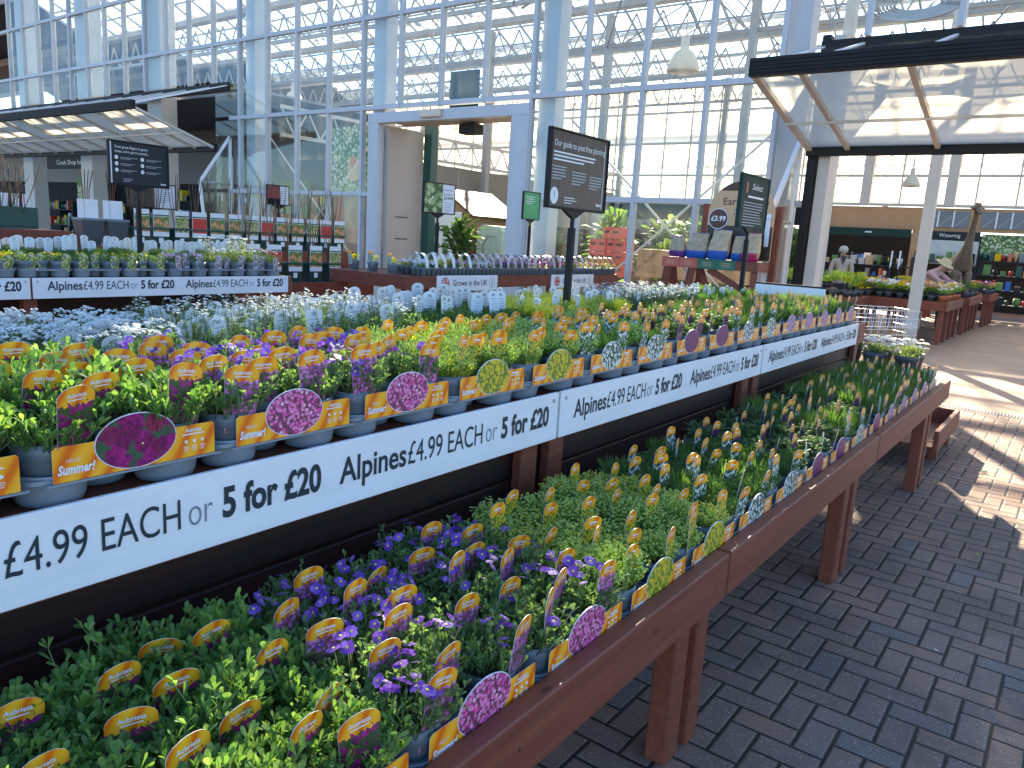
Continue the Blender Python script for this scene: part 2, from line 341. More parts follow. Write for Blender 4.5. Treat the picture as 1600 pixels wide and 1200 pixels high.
    def text(s, tx, m, mat, T, size=1, bold=0, shear=0, width=None, align='LEFT', ext=0, res=2):
        key = (tx, round(bold, 4), shear, align, res)
        if key not in TEXTS:
            c = bpy.data.curves.new('t', 'FONT'); c.body = tx; c.size = 1; c.offset = bold; c.shear = shear; c.align_x = align; c.resolution_u = res
            o = bpy.data.objects.new('t', c); COL.objects.link(o); bpy.context.view_layer.update()
            me = o.to_mesh(); TEXTS[key] = ([v.co.copy() for v in me.vertices], [tuple(p.vertices) for p in me.polygons]); o.to_mesh_clear()
            bpy.data.objects.remove(o); bpy.data.curves.remove(c)
        vs, fs = TEXTS[key]
        xs = [v.x for v in vs]; w0, w1 = min(xs), max(xs); kx = size
        if width: kx = width / (w1 - w0)
        x0 = w0 if width else 0
        return s.add([T @ Vector(((v.x - x0) * kx, v.y * size, 0)) for v in vs], fs, mat)
    def mesh(s, name):
        me = bpy.data.meshes.new(name); me.from_pydata(s.v, [], s.f)
        for m in s.mats: me.materials.append(m)
        me.polygons.foreach_set('material_index', s.mi); me.polygons.foreach_set('use_smooth', s.sm); me.update(); return me
    def build(s, name, parent=None, loc=(0, 0, 0), rz=0):
        return inst(name, s.mesh(name), parent, loc, rz)
TEXTS = {}
def inst(name, me, parent=None, loc=(0, 0, 0), rz=0, sc=None):
    o = bpy.data.objects.new(name, me); COL.objects.link(o); o.parent = parent; o.location = loc; o.rotation_euler = (0, 0, rz)
    if sc: o.scale = sc
    return o
def tag(o, label, cat, group=None):
    o['label'] = label; o['category'] = cat
    if group: o['group'] = group
    return o
def thing(name, label, cat, loc=(0, 0, 0), rz=0, group=None):
    o = bpy.data.objects.new(name, None); COL.objects.link(o); o.empty_display_size = .1; o.location = loc; o.rotation_euler = (0, 0, rz)
    return tag(o, label, cat, group)
def struct(o): o['kind'] = 'structure'; return o
def dup(root, loc, rz, label, group=None):
    r = root.copy(); COL.objects.link(r); r.location = loc; r.rotation_euler = (0, 0, rz); r['label'] = label
    if group: r['group'] = group
    for ch in root.children:
        c = ch.copy(); COL.objects.link(c); c.parent = r
        for g in ch.children: d = g.copy(); COL.objects.link(d); d.parent = c
    return r
FX = Matrix(((0, 0, 1, 0), (1, 0, 0, 0), (0, 1, 0, 0), (0, 0, 0, 1)))    # text plane whose front faces +X (reads along +Y)
def TX(x, y, z): return Matrix.Translation((x, y, z)) @ FX
FY = Matrix(((1, 0, 0, 0), (0, 0, -1, 0), (0, 1, 0, 0), (0, 0, 0, 1)))   # faces -Y (reads along +X)
def TY(x, y, z): return Matrix.Translation((x, y, z)) @ FY
def ell(cy, cz, ry, rz, n=36): return [(cy + ry * cos(2 * pi * i / n), cz + rz * sin(2 * pi * i / n)) for i in range(n)]
ORD = ['first', 'second', 'third', 'fourth', 'fifth', 'sixth', 'seventh', 'eighth', 'ninth', 'tenth', 'eleventh', 'twelfth', 'thirteenth', 'fourteenth', 'fifteenth', 'sixteenth', 'seventeenth', 'eighteenth', 'nineteenth', 'twentieth'] + ['%dth' % i for i in range(21, 60)]

# ------------------------------------------------------------------ plant meshes
def leaf(mb, p, d, L, w, m, rng, bend=.5, wide=.62, tip=.35):
    d = Vector(d).normalized(); s = d.cross(Vector((0, 0, 1)))
    if s.length < .05: s = Vector((1, 0, 0))
    s.normalize(); a = rng.uniform(-.6, .6); up = s.cross(d); s = (s * cos(a) + up * sin(a)); nrm = s.cross(d)
    p = Vector(p); vs = [p]
    for t, ww in ((.45, w * .35), (wide + .12, w * .5), (.95, w * tip * .5)):
        c = p + d * L * t - Vector((0, 0, 1)) * bend * L * t * t * .6 + nrm * 0
        vs += [c - s * ww, c + s * ww]
    mb.add(vs, [(0, 2, 1), (1, 2, 4, 3), (3, 4, 6, 5)], m)
def rdir(rng, tilt): a = rng.uniform(0, 2 * pi); return Vector((cos(a) * sin(tilt), sin(a) * sin(tilt), cos(tilt)))
def disc(rng, R): a = rng.uniform(0, 2 * pi); r = R * math.sqrt(rng.random()); return Vector((r * cos(a), r * sin(a), 0))
def star(mb, c, nrm, r, n, m, eye=None, wide=.55):
    nrm = Vector(nrm).normalized(); u = nrm.orthogonal().normalized(); w = nrm.cross(u)
    for k in range(n):
        a = 2 * pi * k / n; d = u * cos(a) + w * sin(a); s = nrm.cross(d)
        mb.add([c, c + d * r * .55 - s * r * wide + nrm * r * .1, c + d * r - s * r * wide * .6 + nrm * r * .05, c + d * r + s * r * wide * .6 + nrm * r * .05, c + d * r * .55 + s * r * wide + nrm * r * .1], [(0, 1, 2, 3, 4)], m)
    if eye: mb.add([c + nrm * r * .16 + (u * cos(a) + w * sin(a)) * r * .24 for a in (0, 1.26, 2.5, 3.77, 5.03)], [(0, 1, 2, 3, 4)], eye)

def f_aubrieta(seed, lm='lf_aub', H=.075, n=62, ll=.021, lw=.0095):
    rng = random.Random(seed); mb = MB()
    for i in range(n):
        b = disc(rng, .054); out = b.length / .054; d = (rdir(rng, rng.uniform(.0, .5)) + Vector((b.x, b.y, 0)) * 14).normalized()
        h = H * rng.uniform(.4, 1.15) * (1.12 - .45 * out) * (1.45 if rng.random() < .07 else 1); top = b + Vector((0, 0, .092)) + d * h; p0 = b + Vector((0, 0, .085))
        mb.tube([p0, (p0 + top) / 2 + Vector((rng.uniform(-.005, .005), rng.uniform(-.005, .005), 0)), top], .0011, 'stem', 3)
        for k in range(rng.randint(6, 9)):
            t = rng.uniform(.35, 1) if k > 3 else 1; p = p0.lerp(top, t); ld = (rdir(rng, rng.uniform(.2, 1.05)) + d * .5)
            leaf(mb, p, ld, ll * rng.uniform(.6, 1.25), lw * rng.uniform(.75, 1.2), lm, rng, .45, .6, .5)
    return mb.mesh('foliage')
def fl_aubrieta(seed, n=12, H=.09, m='p_purple', r=.0115):
    rng = random.Random(seed + 77); mb = MB()
    for i in range(n):
        b = disc(rng, .07); z = .105 + H * rng.uniform(.75, 1.15) * (1.1 - .4 * b.length / .07); c = Vector((b.x, b.y, z))
        mb.tube([Vector((b.x * .7, b.y * .7, .11)), c], .0008, 'stem', 3)
        star(mb, c, rdir(rng, rng.uniform(.1, 1.1)) + Vector((.35, 0, 0)), r * rng.uniform(.75, 1.2), 4, m, 'p_eye', .62)
    return mb.mesh('flower')
def f_draba(seed, lm='lf_draba', bud='p_bud', H=.07, n=230, fl=0):
    rng = random.Random(seed); mb = MB()
    for i in range(n):
        b = disc(rng, .066); h = H * rng.uniform(.65, 1.1) * (1.1 - .4 * (b.length / .066) ** 2)
        d = (Vector((b.x, b.y, 0)) * 7 + rdir(rng, rng.uniform(0, .25))).normalized(); p0 = Vector((b.x * .8, b.y * .8, .09)); top = p0 + d * h
        mb.add([p0, p0 + Vector((.0014, 0, 0)), top], [(0, 1, 2)], 'stem')
        for k in range(6): leaf(mb, p0.lerp(top, rng.uniform(.25, .95)), rdir(rng, rng.uniform(.4, 1.2)) + d * .5, .010 * rng.uniform(.7, 1.2), .0036, lm, rng, .2)
        for k in range(4):
            c = top + rdir(rng, rng.uniform(0, 1.3)) * .0035; r = .0023
            mb.add([c + Vector((r, 0, 0)), c + Vector((0, r, 0)), c - Vector((r, 0, 0)), c - Vector((0, r, 0)), c + Vector((0, 0, r * 1.5))], [(0, 1, 4), (1, 2, 4), (2, 3, 4), (3, 0, 4)], 'p_yellow' if rng.random() < fl else bud)
    return mb.mesh('foliage')
def f_grass(seed, lm='lf_grass', H=.11, n=150, w=.0042):
    rng = random.Random(seed); mb = MB()
    for i in range(n):
        b = disc(rng, .045); d = (Vector((b.x, b.y, 0)) * 9 + rdir(rng, rng.uniform(0, .45))).normalized()
        leaf(mb, (b.x, b.y, .085), d, H * rng.uniform(.55, 1.1), w, lm, rng, rng.uniform(.1, .7), .5, .25)
    return mb.mesh('foliage')
def f_broad(seed, lm='lf_dark', n=70, L=.042, w=.021, H=.05):
    rng = random.Random(seed); mb = MB()
    for i in range(n):
        b = disc(rng, .045); p = Vector((b.x, b.y, .09 + rng.uniform(0, H))); d = rdir(rng, rng.uniform(.3, 1.25)) + Vector((b.x, b.y, 0)) * 8
        leaf(mb, p, d, L * rng.uniform(.6, 1.15), w * rng.uniform(.8, 1.2), lm, rng, .6, .6, .4)
    return mb.mesh('foliage')
def fl_cluster(seed, m='p_white', n=26, R=.075, z0=.15, H=.03, k=12, pr=.006):
    rng = random.Random(seed + 5); mb = MB()
    for i in range(n):
        b = disc(rng, R); c0 = Vector((b.x, b.y, z0 + H * (1 - (b.length / R) ** 2) + rng.uniform(-.012, .012)))
        mb.add([Vector((b.x * .6, b.y * .6, .1)), Vector((b.x * .6 + .0015, b.y * .6, .1)), c0], [(0, 1, 2)], 'stem')
        for j in range(k): star(mb, c0 + rdir(rng, rng.uniform(0, 1.2)) * .010, rdir(rng, rng.uniform(0, .9)), pr * rng.uniform(.8, 1.2), 4, m)
    return mb.mesh('flower')
def fl_daisy(seed, m='p_white', n=13, H=.12, r=.0045):
    rng = random.Random(seed + 9); mb = MB()
    for i in range(n):
        b = disc(rng, .03); d = rdir(rng, rng.uniform(.05, .4)); top = Vector((b.x, b.y, .1)) + d * H * rng.uniform(.6, 1.1)
        mb.tube([Vector((b.x, b.y, .1)), top], .0009, 'stem', 3)
        for j in range(4): star(mb, top + Vector((rng.uniform(-.011, .011), rng.uniform(-.011, .011), rng.uniform(-.006, .004))), rdir(rng, rng.uniform(0, .6)), r * rng.uniform(.8, 1.2), 5, m, 'p_eye')
    return mb.mesh('flower')
def fl_viola(seed, m, n=9, r=.016, z=.145, R=.05):
    rng = random.Random(seed + 3); mb = MB()
    for i in range(n):
        b = disc(rng, R); star(mb, Vector((b.x, b.y, z + rng.uniform(-.015, .015))), rdir(rng, rng.uniform(.2, 1)) + Vector((.3, -.3, 0)), r * rng.uniform(.8, 1.15), 5, m, 'p_eye', .6)
    return mb.mesh('flower')

# ------------------------------------------------------------------ pots, tags, trays
def pot_mesh(mat='pot', rt=.057, rb=.044, h=.10):
    mb = MB(); mb.lathe([(rb, 0), (rb + (rt - rb) * .7, h * .70), (rt - .0025, h * .72), (rt, h * .735), (rt, h), (rt - .004, h), (rt - .006, h * .8)], mat, n=22, cap1=False)
    return mb.mesh('pot')
def compost_mesh(r=.051, z=.084): mb = MB(); mb.lathe([(r, z - .006), (r, z), (r * .5, z + .004)], 'soil', n=14, cap0=False); return mb.mesh('compost')
POT, COMPOST, POTD, POTT = pot_mesh(), compost_mesh(), pot_mesh('potdark'), pot_mesh('terracotta')
def tag_mesh(front, name=None, w=.074, z0=.066, z1=.211, x=.049, lean=-.03):
    hw = w / 2; o = [(-hw * .86, z0), (hw * .86, z0), (hw, z1 - .022)]
    for i in range(9): a = pi * (i + .5) / 9; o.append((hw * .985 * cos(a), z1 - .020 + .020 * sin(a)))
    o.append((-hw, z1 - .022))
    mb = MB(); mb.ext(o, 0, x - .0005, x + .0005, front, 'tagwhite')
    xf = x + .0009
    if name:
        mb.text(name, 0, 'board', TX(xf, -.020, z1 - .021), size=.0115, bold=.02, width=.040); mb.box((xf, -.016, z1 - .0265), (xf + .0002, .016, z1 - .0245), 'board')
    else:
        mb.box((xf, -.013, z1 - .0195), (xf + .0002, .013, z1 - .0155), 'board'); mb.box((xf, -.010, z1 - .025), (xf + .0002, .010, z1 - .0235), 'board')
    xb = x - .0009                                        # barcode and small print on the white back
    for i in range(9): mb.box((xb - .0002, -.010 + i * .0022, z1 - .026), (xb, -.010 + i * .0022 + (.0014 if i % 3 else .0007), z1 - .013), 'greyprint')
    for i in range(5): mb.box((xb - .0002, -.022, z1 - .040 - i * .012), (xb, .018 - (i % 2) * .008, z1 - .0375 - i * .012), 'greyprint')
    mb.v = [(vx - lean * (vz - z0), vy, vz) for vx, vy, vz in mb.v]
    return mb.mesh('care_tag')
TAG = {'red': tag_mesh('t_red', 'Aubrieta'), 'pur': tag_mesh('t_pur', 'Aubrieta'), 'yel': tag_mesh('t_yel', w=.062), 'whi': tag_mesh('t_whi', w=.070),
       'bur': tag_mesh('t_bur', w=.060), 'lil': tag_mesh('t_lil', w=.058), 'gen': tag_mesh('gen_tag', w=.06, z0=.03, z1=.16, x=.056), 'genp': tag_mesh('gen_tagp', w=.06, z0=.03, z1=.165, x=.056)}
VARS = 4
K = {
 'red': ('potted_aubrieta', 'leafy green aubrieta', [f_aubrieta(i, 'lf_red', .080, 120, .030, .0088) for i in range(VARS)], [], TAG['red'], 'aubrieta'),
 'pur': ('potted_aubrieta', 'purple flowering aubrieta', [f_aubrieta(10 + i, 'lf_aub', .066, 120, .021, .0068) for i in range(VARS)], [fl_aubrieta(i, 3 + i * 4, .085) for i in range(VARS)], TAG['pur'], 'aubrieta'),
 'yel': ('potted_draba', 'bright green budding draba', [f_draba(20 + i, H=.070, n=300, fl=(.03, .06, .03, .3)[i]) for i in range(VARS)], [], TAG['yel'], 'draba'),
 'whi': ('potted_arabis', 'fine leaved green rock cress', [f_grass(30 + i, 'lf_grass', .085, 300, .0036) if i % 2 else f_draba(30 + i, 'lf_grass', 'lf_grass', .062, 280) for i in range(VARS)], [], TAG['whi'], 'rock cress'),
 'bur': ('potted_pink', 'broad leaved dark alpine', [f_broad(40 + i, 'lf_dark', 120, .040, .017, .06) for i in range(VARS)], [], TAG['bur'], 'alpine'),
 'thr': ('potted_thrift', 'grassy green thrift', [f_grass(50 + i, 'lf_grass', .115, 260, .0045) for i in range(VARS)], [], TAG['whi'], 'thrift'),
 'lil': ('potted_thrift', 'grassy lilac tagged thrift', [f_grass(60 + i, 'lf_grass', .12, 260, .0046) for i in range(VARS)], [], TAG['lil'], 'thrift'),
 'can': ('potted_candytuft', 'white flowering candytuft', [f_draba(70 + i, 'lf_aub', 'lf_aub', .06, 90) for i in range(VARS)], [fl_cluster(i, 'p_white', 36, .072, .145, .03, 11, .0034) for i in range(VARS)], TAG['whi'], 'candytuft'),
 'dai': ('potted_saxifrage', 'tiny white flowered saxifrage', [f_aubrieta(80 + i, 'lf_aub', .075, 40, .015, .005) for i in range(VARS)], [fl_daisy(i) for i in range(VARS)], TAG['whi'], 'saxifrage'),
 'lim': ('potted_stonecrop', 'lime yellow leaved stonecrop', [f_draba(90 + i, 'lf_lime', 'p_bud', .075, 200, fl=.25) for i in range(VARS)], [], TAG['yel'], 'stonecrop'),
 'pal': ('potted_phlox', 'pale flowered grey alpine', [f_draba(100 + i, 'lf_grey', 'lf_grey', .07, 150) for i in range(VARS)], [fl_daisy(20 + i, 'p_lilac' if i == 1 else 'p_white', 16, .12) for i in range(VARS)], TAG['bur'], 'alpine phlox'),
}
K['yel_sun'] = ('potted_draba', 'budding draba in sunlit lime tint', [f_draba(120 + i, ('lf_lime', 'lf_draba')[i % 2], 'p_bud', .072, 300, fl=.12) for i in range(VARS)], [], TAG['yel'], 'draba')  # upper shelf draba, backlit sun glow put into the leaf colour
K['whi_sun'] = ('potted_arabis', 'fine leaved sunlit tinted rock cress', [f_draba(130 + i, 'lf_draba', 'p_bud', .070, 290) if i % 2 else f_grass(130 + i, 'lf_draba', .085, 300, .0036) for i in range(VARS)], [], TAG['whi'], 'rock cress')  # upper shelf rock cress, leaf colour brightened to stand for sunlight
def put_pot(kind, loc, rz, label, group, seed, pot=POT, tagm='own', raise_=0):
    name, _, fol, flo, tg, cat = K[kind]; rng = random.Random(seed)
    t = thing(name, label, cat, loc, rz + rng.uniform(-.22, .22), group)
    inst('pot', pot, t); inst('compost', COMPOST, t)
    i = rng.randrange(len(fol)); a = rng.uniform(0, 6.28); s = rng.uniform(.92, 1.16)
    inst('foliage', fol[i], t, (0, 0, 0), a, (s, s, rng.uniform(.9, 1.12)))
    if flo: inst('flowers', flo[rng.randrange(len(flo))], t, (0, 0, 0), a, (s, s, 1))
    tg = tg if tagm == 'own' else tagm
    if tg: o = inst('care_tag', tg, t, (rng.uniform(-.008, .004), rng.uniform(-.008, .008), rng.uniform(-.014, .008) + raise_ * rng.uniform(.4, 1.2))); o.rotation_euler = (rng.uniform(-.14, .14), rng.uniform(-.08, .12), rng.uniform(-.16, .16))
    return t

TW, TD = .353, .56
CELLS = [(r, c) for r in range(8) for c in ((0, 1) if r % 2 == 0 else (0,))]
def cellpos(r, c): return (-.062 - .0632 * r, (.042 + .213 * c) if r % 2 == 0 else .1485)
def tray_mesh():
    mb = MB()
    for r, c in CELLS:
        x, y = cellpos(r, c); mb.lathe([(.053, 0), (.054, .004), (.0575, .012), (.063, .052), (.066, .055), (.066, .059), (.061, .059), (.055, .02), (.053, .012)], 'potlight', (x, y, 0), 24, True, True)
    o = []
    for cx, cy, a0 in ((-.03, .288, 0), (-TD + .03, .288, 90), (-TD + .03, .008, 180), (-.03, .008, 270)):
        for k in range(6): a = rad(a0 + 18 * k); o.append((cx + .028 * cos(a), cy + .028 * sin(a)))
    mb.ext(o, 2, .046, .0535, 'potlight'); return mb.mesh('carry_tray')
TRAY = tray_mesh()
def label_mesh(kind, oval, name):
    mb = MB(); x = .004; y0, y1, z0, z1 = .022, .325, .046, .110
    out = [(y0, z0), (y1, z0), (y1, z1 - .004), (y1 - .004, z1), (y0 + .006, z1), (y0, z1 - .006)]
    mb.ext(out, 0, x - .001, x, 'orangecard', 'tagwhite')
    cy, cz = .168, .0985
    mb.ext(ell(cy, cz, .0765, .0525), 0, x - .0012, x + .0008, 'board', 'tagwhite')
    mb.ext(ell(cy, cz, .0747, .0507), 0, x, x + .0016, oval)
    mb.box((x - .004, y0 - .012, z0 - .004), (x + .004, y1 + .012, z0 - .0005), 'potlight')
    T = Matrix.Translation((x + .0012, y0 + .007, .060)) @ FX
    mb.text('Summer!', 0, 'board', T, size=.023, bold=.035, shear=.25, width=.063)
    mb.text('HELLO', 0, 'board', TX(x + .0012, y0 + .022, .081), size=.0085, width=.024)
    yy = .262
    if name: mb.text(name, 0, 'board', TX(x + .0012, yy, .0965), size=.0105, bold=.03, shear=.2, width=.034)
    else: mb.box((x, yy, .0965), (x + .0012, yy + .030, .102), 'board')
    mb.box((x, yy - .006, .0905), (x + .0012, yy + .040, .0928), 'board')
    for i in range(3):
        cyy = yy + .002 + i * .017; mb.ext(ell(cyy, .0775, .0034, .0034, 10), 0, x, x + .0012, 'orangecard' if i < 0 else 'board')
        for j in range(3): mb.box((x, cyy - .0055 + j * .001, .0665 - j * .004), (x + .0012, cyy + .0055 - j * .001, .0677 - j * .004), 'board')
    return mb.mesh('tray_label')
LAB = {'red': label_mesh('red', 'o_red', 'Aubrieta'), 'pur': label_mesh('pur', 'o_pur', 'Aubrieta'), 'yel': label_mesh('yel', 'o_yel', None), 'whi': label_mesh('whi', 'o_whi', None),
       'bur': label_mesh('bur', 'o_bur', None), 'lil': label_mesh('lil', 'o_lil', None), 'thr': label_mesh('thr', 'o_whi', None)}
LAB['yel_sun'], LAB['whi_sun'] = LAB['yel'], LAB['whi']
LDESC = {'yel_sun': 'yellow flower photo', 'whi_sun': 'white flower photo', 'red': 'crimson aubrieta photo', 'pur': 'pink aubrieta photo', 'yel': 'yellow flower photo', 'whi': 'white flower photo', 'bur': 'burgundy flower photo', 'lil': 'lilac flower photo', 'thr': 'white thrift photo'}
def put_tray(kind, loc, rz, shelf, n, seed, lab=True, cells=CELLS, raise_=0):
    d = f'grey carry tray, {LDESC[kind]}, {ORD[n]} from near end of {shelf}' if lab else f'grey carry tray of {K[kind][5]} pots, {ORD[n]} from near end of {shelf}'
    t = thing('carry_tray', d, 'plant tray', loc, rz, 'carry trays on ' + shelf)
    inst('tray', TRAY, t)
    if lab: inst('tray_label', LAB[kind], t)
    R = Matrix.Rotation(rz, 4, 'Z')
    for i, (r, c) in enumerate(cells):
        x, y = cellpos(r, c); p = Vector(loc) + R @ Vector((x, y, .012)); rng = random.Random(seed * 100 + i)
        pl = 'single pot' if r % 2 else ('first pot' if c == 0 else 'second pot')
        put_pot(kind, p, rz, f'{K[kind][1]}, {shelf}, {ORD[n]} tray along, {ORD[r]} row back, {pl}', f'potted plants on {shelf}', seed * 100 + i, raise_=raise_)
    return t

# ------------------------------------------------------------------ ground
g = MB(); g.add([(-400, -200, 0), (400, -200, 0), (400, 9.35, 0), (-400, 9.35, 0)], [(0, 1, 2, 3)], 'paving'); struct(g.build('paving'))
g = MB(); g.add([(-400, 9.35, 0), (400, 9.35, 0), (400, 600, 0), (-400, 600, 0)], [(0, 1, 2, 3)], 'concrete'); struct(g.build('hall_floor'))
mb = MB(); mb.box((-14, 9.28, -.05), (6, 9.42, .004), 'steel')
for i in range(330): mb.box((-6 + i * .03, 9.295, .0045), (-6 + i * .03 + .016, 9.405, .0055), 'black')
tag(mb.build('drain_channel'), 'slotted steel drain channel set in the paving before the glass hall', 'drain')

# ------------------------------------------------------------------ tiered display bench (three modules end to end)
def bench_module(y0, y1, legs, label):
    t = thing('tiered_display_bench', label, 'bench', (0, y0, 0), 0, 'red brown timber display benches'); L = y1 - y0
    def part(n, a, b, m='wood', e=.004): q = MB(); q.bbox(a, b, m, e); return q.build(n, t)
    part('front_rail', (-.745, .002, .537), (-.70, L - .002, .676))
    dk = MB()
    for i in range(6): dk.bbox((-.76 - i * .10, .01, .579), (-.85 - i * .10, L - .01, .609), 'woodshade')
    dk.build('lower_deck', t)
    dk = MB()
    for i in range(13): dk.bbox((-1.385 - i * .10, .01, 1.0), (-1.475 - i * .10, L - .01, 1.028), 'wood')
    dk.build('upper_deck', t)
    part('upper_rail', (-1.375, .002, .875), (-1.345, L - .002, 1.03))
    part('back_rail', (-2.72, .002, .875), (-2.69, L - .002, 1.03))
    part('riser_board', (-1.45, .002, .63), (-1.42, L - .002, .745), 'woodshade'); part('riser_board', (-1.45, .002, .755), (-1.42, L - .002, .87), 'woodshade')
    for yy in (.05, .09, L / 2, L - .09, L - .05):
        q = MB(); q.lathe([(.005, 0), (.005, .0008), (.003, .0014)], 'brown', n=8); o = q.build('screw', t, (-.7002, yy, .61)); o.rotation_euler = (0, pi / 2, 0)
    for a, b, lx in legs: part('leg', (lx - .07, a - y0, 0), (lx, b - y0, .578), 'wood', .006)
    for yy in (.03, L - .12):
        part('upper_leg', (-1.415, yy, 0), (-1.376, yy + .09, .99)); part('rear_leg', (-2.68, yy, 0), (-2.60, yy + .09, .99)); part('inner_leg', (-1.30, yy, 0), (-1.22, yy + .09, .53), 'woodshade')
    q = MB(); q.bar((-.80, L * .82 if legs else .3, .52), (-1.2, L * .82 if legs else .3, .12), .06, .04, 'woodshade'); q.build('brace', t)
    return t
bench_module(.02, 2.065, [(1.945, 2.035, -.782)], 'reddish timber tiered bench at the near end, behind the biggest lettered price board')
bench_module(2.075, 4.045, [(2.08, 2.16, -.775), (3.665, 3.755, -.742), (3.83, 3.91, -.742)], 'middle reddish timber tiered bench with a paired leg on the paving')
bench_module(4.055, 6.47, [(5.59, 5.69, -.712), (5.78, 5.84, -.712)], 'farthest reddish timber tiered bench, ending beside the low trough')

def price_board(y0, L, x, label, z0=.885, z1=1.044, th=.012, sh=0):
    t = thing('price_board', label, 'sign', (x, y0, z0), 0, 'white alpines price boards'); b = MB(); b.bbox((-th, 0, 0), (0, L, z1 - z0), 'board', .002); b.build('board', t)
    for yy in (.03, L - .03):
        s = MB(); s.lathe([(.007, 0), (.007, .0015), (.003, .003)], 'steel', n=10); o = s.build('screw', t, (.0, yy, z1 - z0 - .025)); o.rotation_euler = (0, pi / 2, 0)
    k = L / 1.97
    for off in (sh, .96):
        s = MB()
        for w, a, b_, bold, ink in (('Alpines', .085, .305, .018, 'ink'), ('£4.99 EACH', .312, .615, .0, 'ink'), ('or', .632, .683, -.012, 'inkgrey'), ('5 for £20', .705, .955, .034, 'ink')):
            s.text(w, 0, ink, TX(.0012, (a + off) * k, .058), size=.088, bold=bold, width=(b_ - a) * k, res=5)
        s.build('lettering', t)
    return t
price_board(.098, 1.975, -1.331, 'nearest alpines price board, biggest lettering, under the pink aubrieta trays', sh=.036)
price_board(2.087, 1.96, -1.331, 'alpines price board under the white flower and burgundy trays')
price_board(4.067, 2.10, -1.331, 'farthest alpines price board on the tiered bench, above the grassy thrift')

A_K = ['red', 'red', 'pur', 'pur', 'yel_sun', 'yel_sun', 'whi_sun', 'whi_sun', 'bur', 'bur', 'thr', 'thr', 'lil', 'lil', 'lil', 'lil', 'lil']
for i, k in enumerate(A_K):
    y = .162 + TW * i
    if y + TW > 6.2: break
    put_tray(k, (-1.358, y, 1.031), 0, 'upper shelf', i, 1000 + i)
L_K = ['red', 'red', 'pur', 'pur', 'yel', 'yel', 'whi', 'whi', 'bur', 'bur', 'thr', 'bur', 'lil', 'lil', 'lil', 'lil', 'thr']
for i, k in enumerate(L_K):
    y = .118 + TW * i
    put_tray(k, (-.752, y, .610), 0, 'lower shelf', i, 2000 + i)
B_K = ['can', 'can', 'can', 'dai', 'dai', 'dai', 'whi', 'whi', 'lim', 'lim', 'lim', 'pal', 'pal', 'pal', 'lil', 'lil', 'lil']
for i, k in enumerate(B_K):
    y = .162 + TW * i
    put_tray(k, (-2.655, y + TW, 1.031), pi, 'upper rear shelf', i, 3000 + i, lab=False, raise_=(-.07, -.07, -.06, -.045, -.03, -.01, .03, .025, -.01, .0, .0, -.01)[min(i, 11)])

# ------------------------------------------------------------------ signs on posts
def post_sign(label, x, y0, y1, z0, z1, yp, zb, panel, deco, frame='black', th=.016, name='post_sign', ft=.012):
    t = thing(name, label, 'sign', (x, yp, zb)); a, b = y0 - yp, y1 - yp; c, d = z0 - zb, z1 - zb
    q = MB(); q.bbox((-.017, -.017, 0), (.017, .017, c - .09), 'black'); q.bbox((-.010, -.010, c - .09), (.010, .010, c - .03), 'black'); q.build('post', t)
    q = MB(); q.ext([(-.10, c), (-.012, c - .042), (.012, c - .042), (.10, c)], 0, -.012, .012, 'black'); q.build('bracket', t)
    q = MB()
    for p, r in (((-th, a, c), (th, b, c + ft)), ((-th, a, d - ft), (th, b, d)), ((-th, a, c + ft), (th, a + ft, d - ft)), ((-th, b - ft, c + ft), (th, b, d - ft))): q.bbox(p, r, frame, .002)
    q.build('frame', t)
    q = MB(); q.box((-th * .6, a + ft, c + ft), (th * .55, b - ft, d - ft), panel); q.build('panel', t)
    q = MB(); deco(q, th * .55 + .0012, a + ft, c + ft, b - a - 2 * ft, d - c - 2 * ft); q.build('print', t); return t
def lines(q, x, y, z, w, n, dz, h, m, rng=random.Random(4)):
    for i in range(n): q.box((x - .001, y, z - i * dz - h), (x, y + w * (rng.uniform(.8, 1) if i < n - 1 else .6), z - i * dz), m)
def d_peat(q, x, a, c, w, h):
    q.box((x - .001, a + .005, c + .004), (x - .0004, a + w - .005, c + h * .72), 'pictdark')
    q.text('Our guide to peat free planting', 0, 'board', TX(x, a + .02, c + h - .075), size=.046, width=w - .05)
    lines(q, x, a + .02, c + h - .10, w - .07, 3, .018, .008, 'tagwhite')
    for k, (yy, zz) in enumerate(((.015, .20), (.20, .185), (.375, .175))): lines(q, x, a + yy, c + zz, .145, 5, .015, .006, 'greyprint')
    q.ext(ell(a + .045, c + .052, .036, .042, 24), 0, x - .001, x, 'board'); q.ext(ell(a + .045, c + .052, .031, .036, 24), 0, x, x + .0004, 'tagwhite')
    q.ext([(a + .040, c + .03), (a + .050, c + .05), (a + .046, c + .078), (a + .038, c + .070), (a + .044, c + .05)], 0, x + .0004, x + .0008, 'teal')
    lines(q, x, a + .14, c + .05, .12, 3, .013, .004, 'tagwhite')
    q.text('bents', 0, 'board', TX(x, a + w - .085, c + .022), size=.026, bold=.03, width=.062)
    q.box((x - .001, a + w - .03, c + .01), (x, a + w - .026, c + h - .02), 'tagwhite')
post_sign('large dark peat free planting guide sign on black post among the lime alpines', -2.25, 3.25, 3.82, 1.69, 2.085, 3.51, 1.03, 'pictdark', d_peat)
def d_green(q, x, a, c, w, h):
    q.text('Select', 0, 'board', TX(x, a + .22, c + h - .10), size=.07, shear=.3, width=.24); q.ext([(a + .10, c + h - .13), (a + .13, c + h - .13), (a + .125, c + h - .05), (a + .10, c + h - .05)], 0, x - .001, x, 'brick_red_card')
    q.box((x - .001, a + .15, c + h - .165), (x, a + w - .1, c + h - .15), 'board'); lines(q, x, a + .07, c + h - .20, w - .15, 9, .022, .007, 'greyprint')
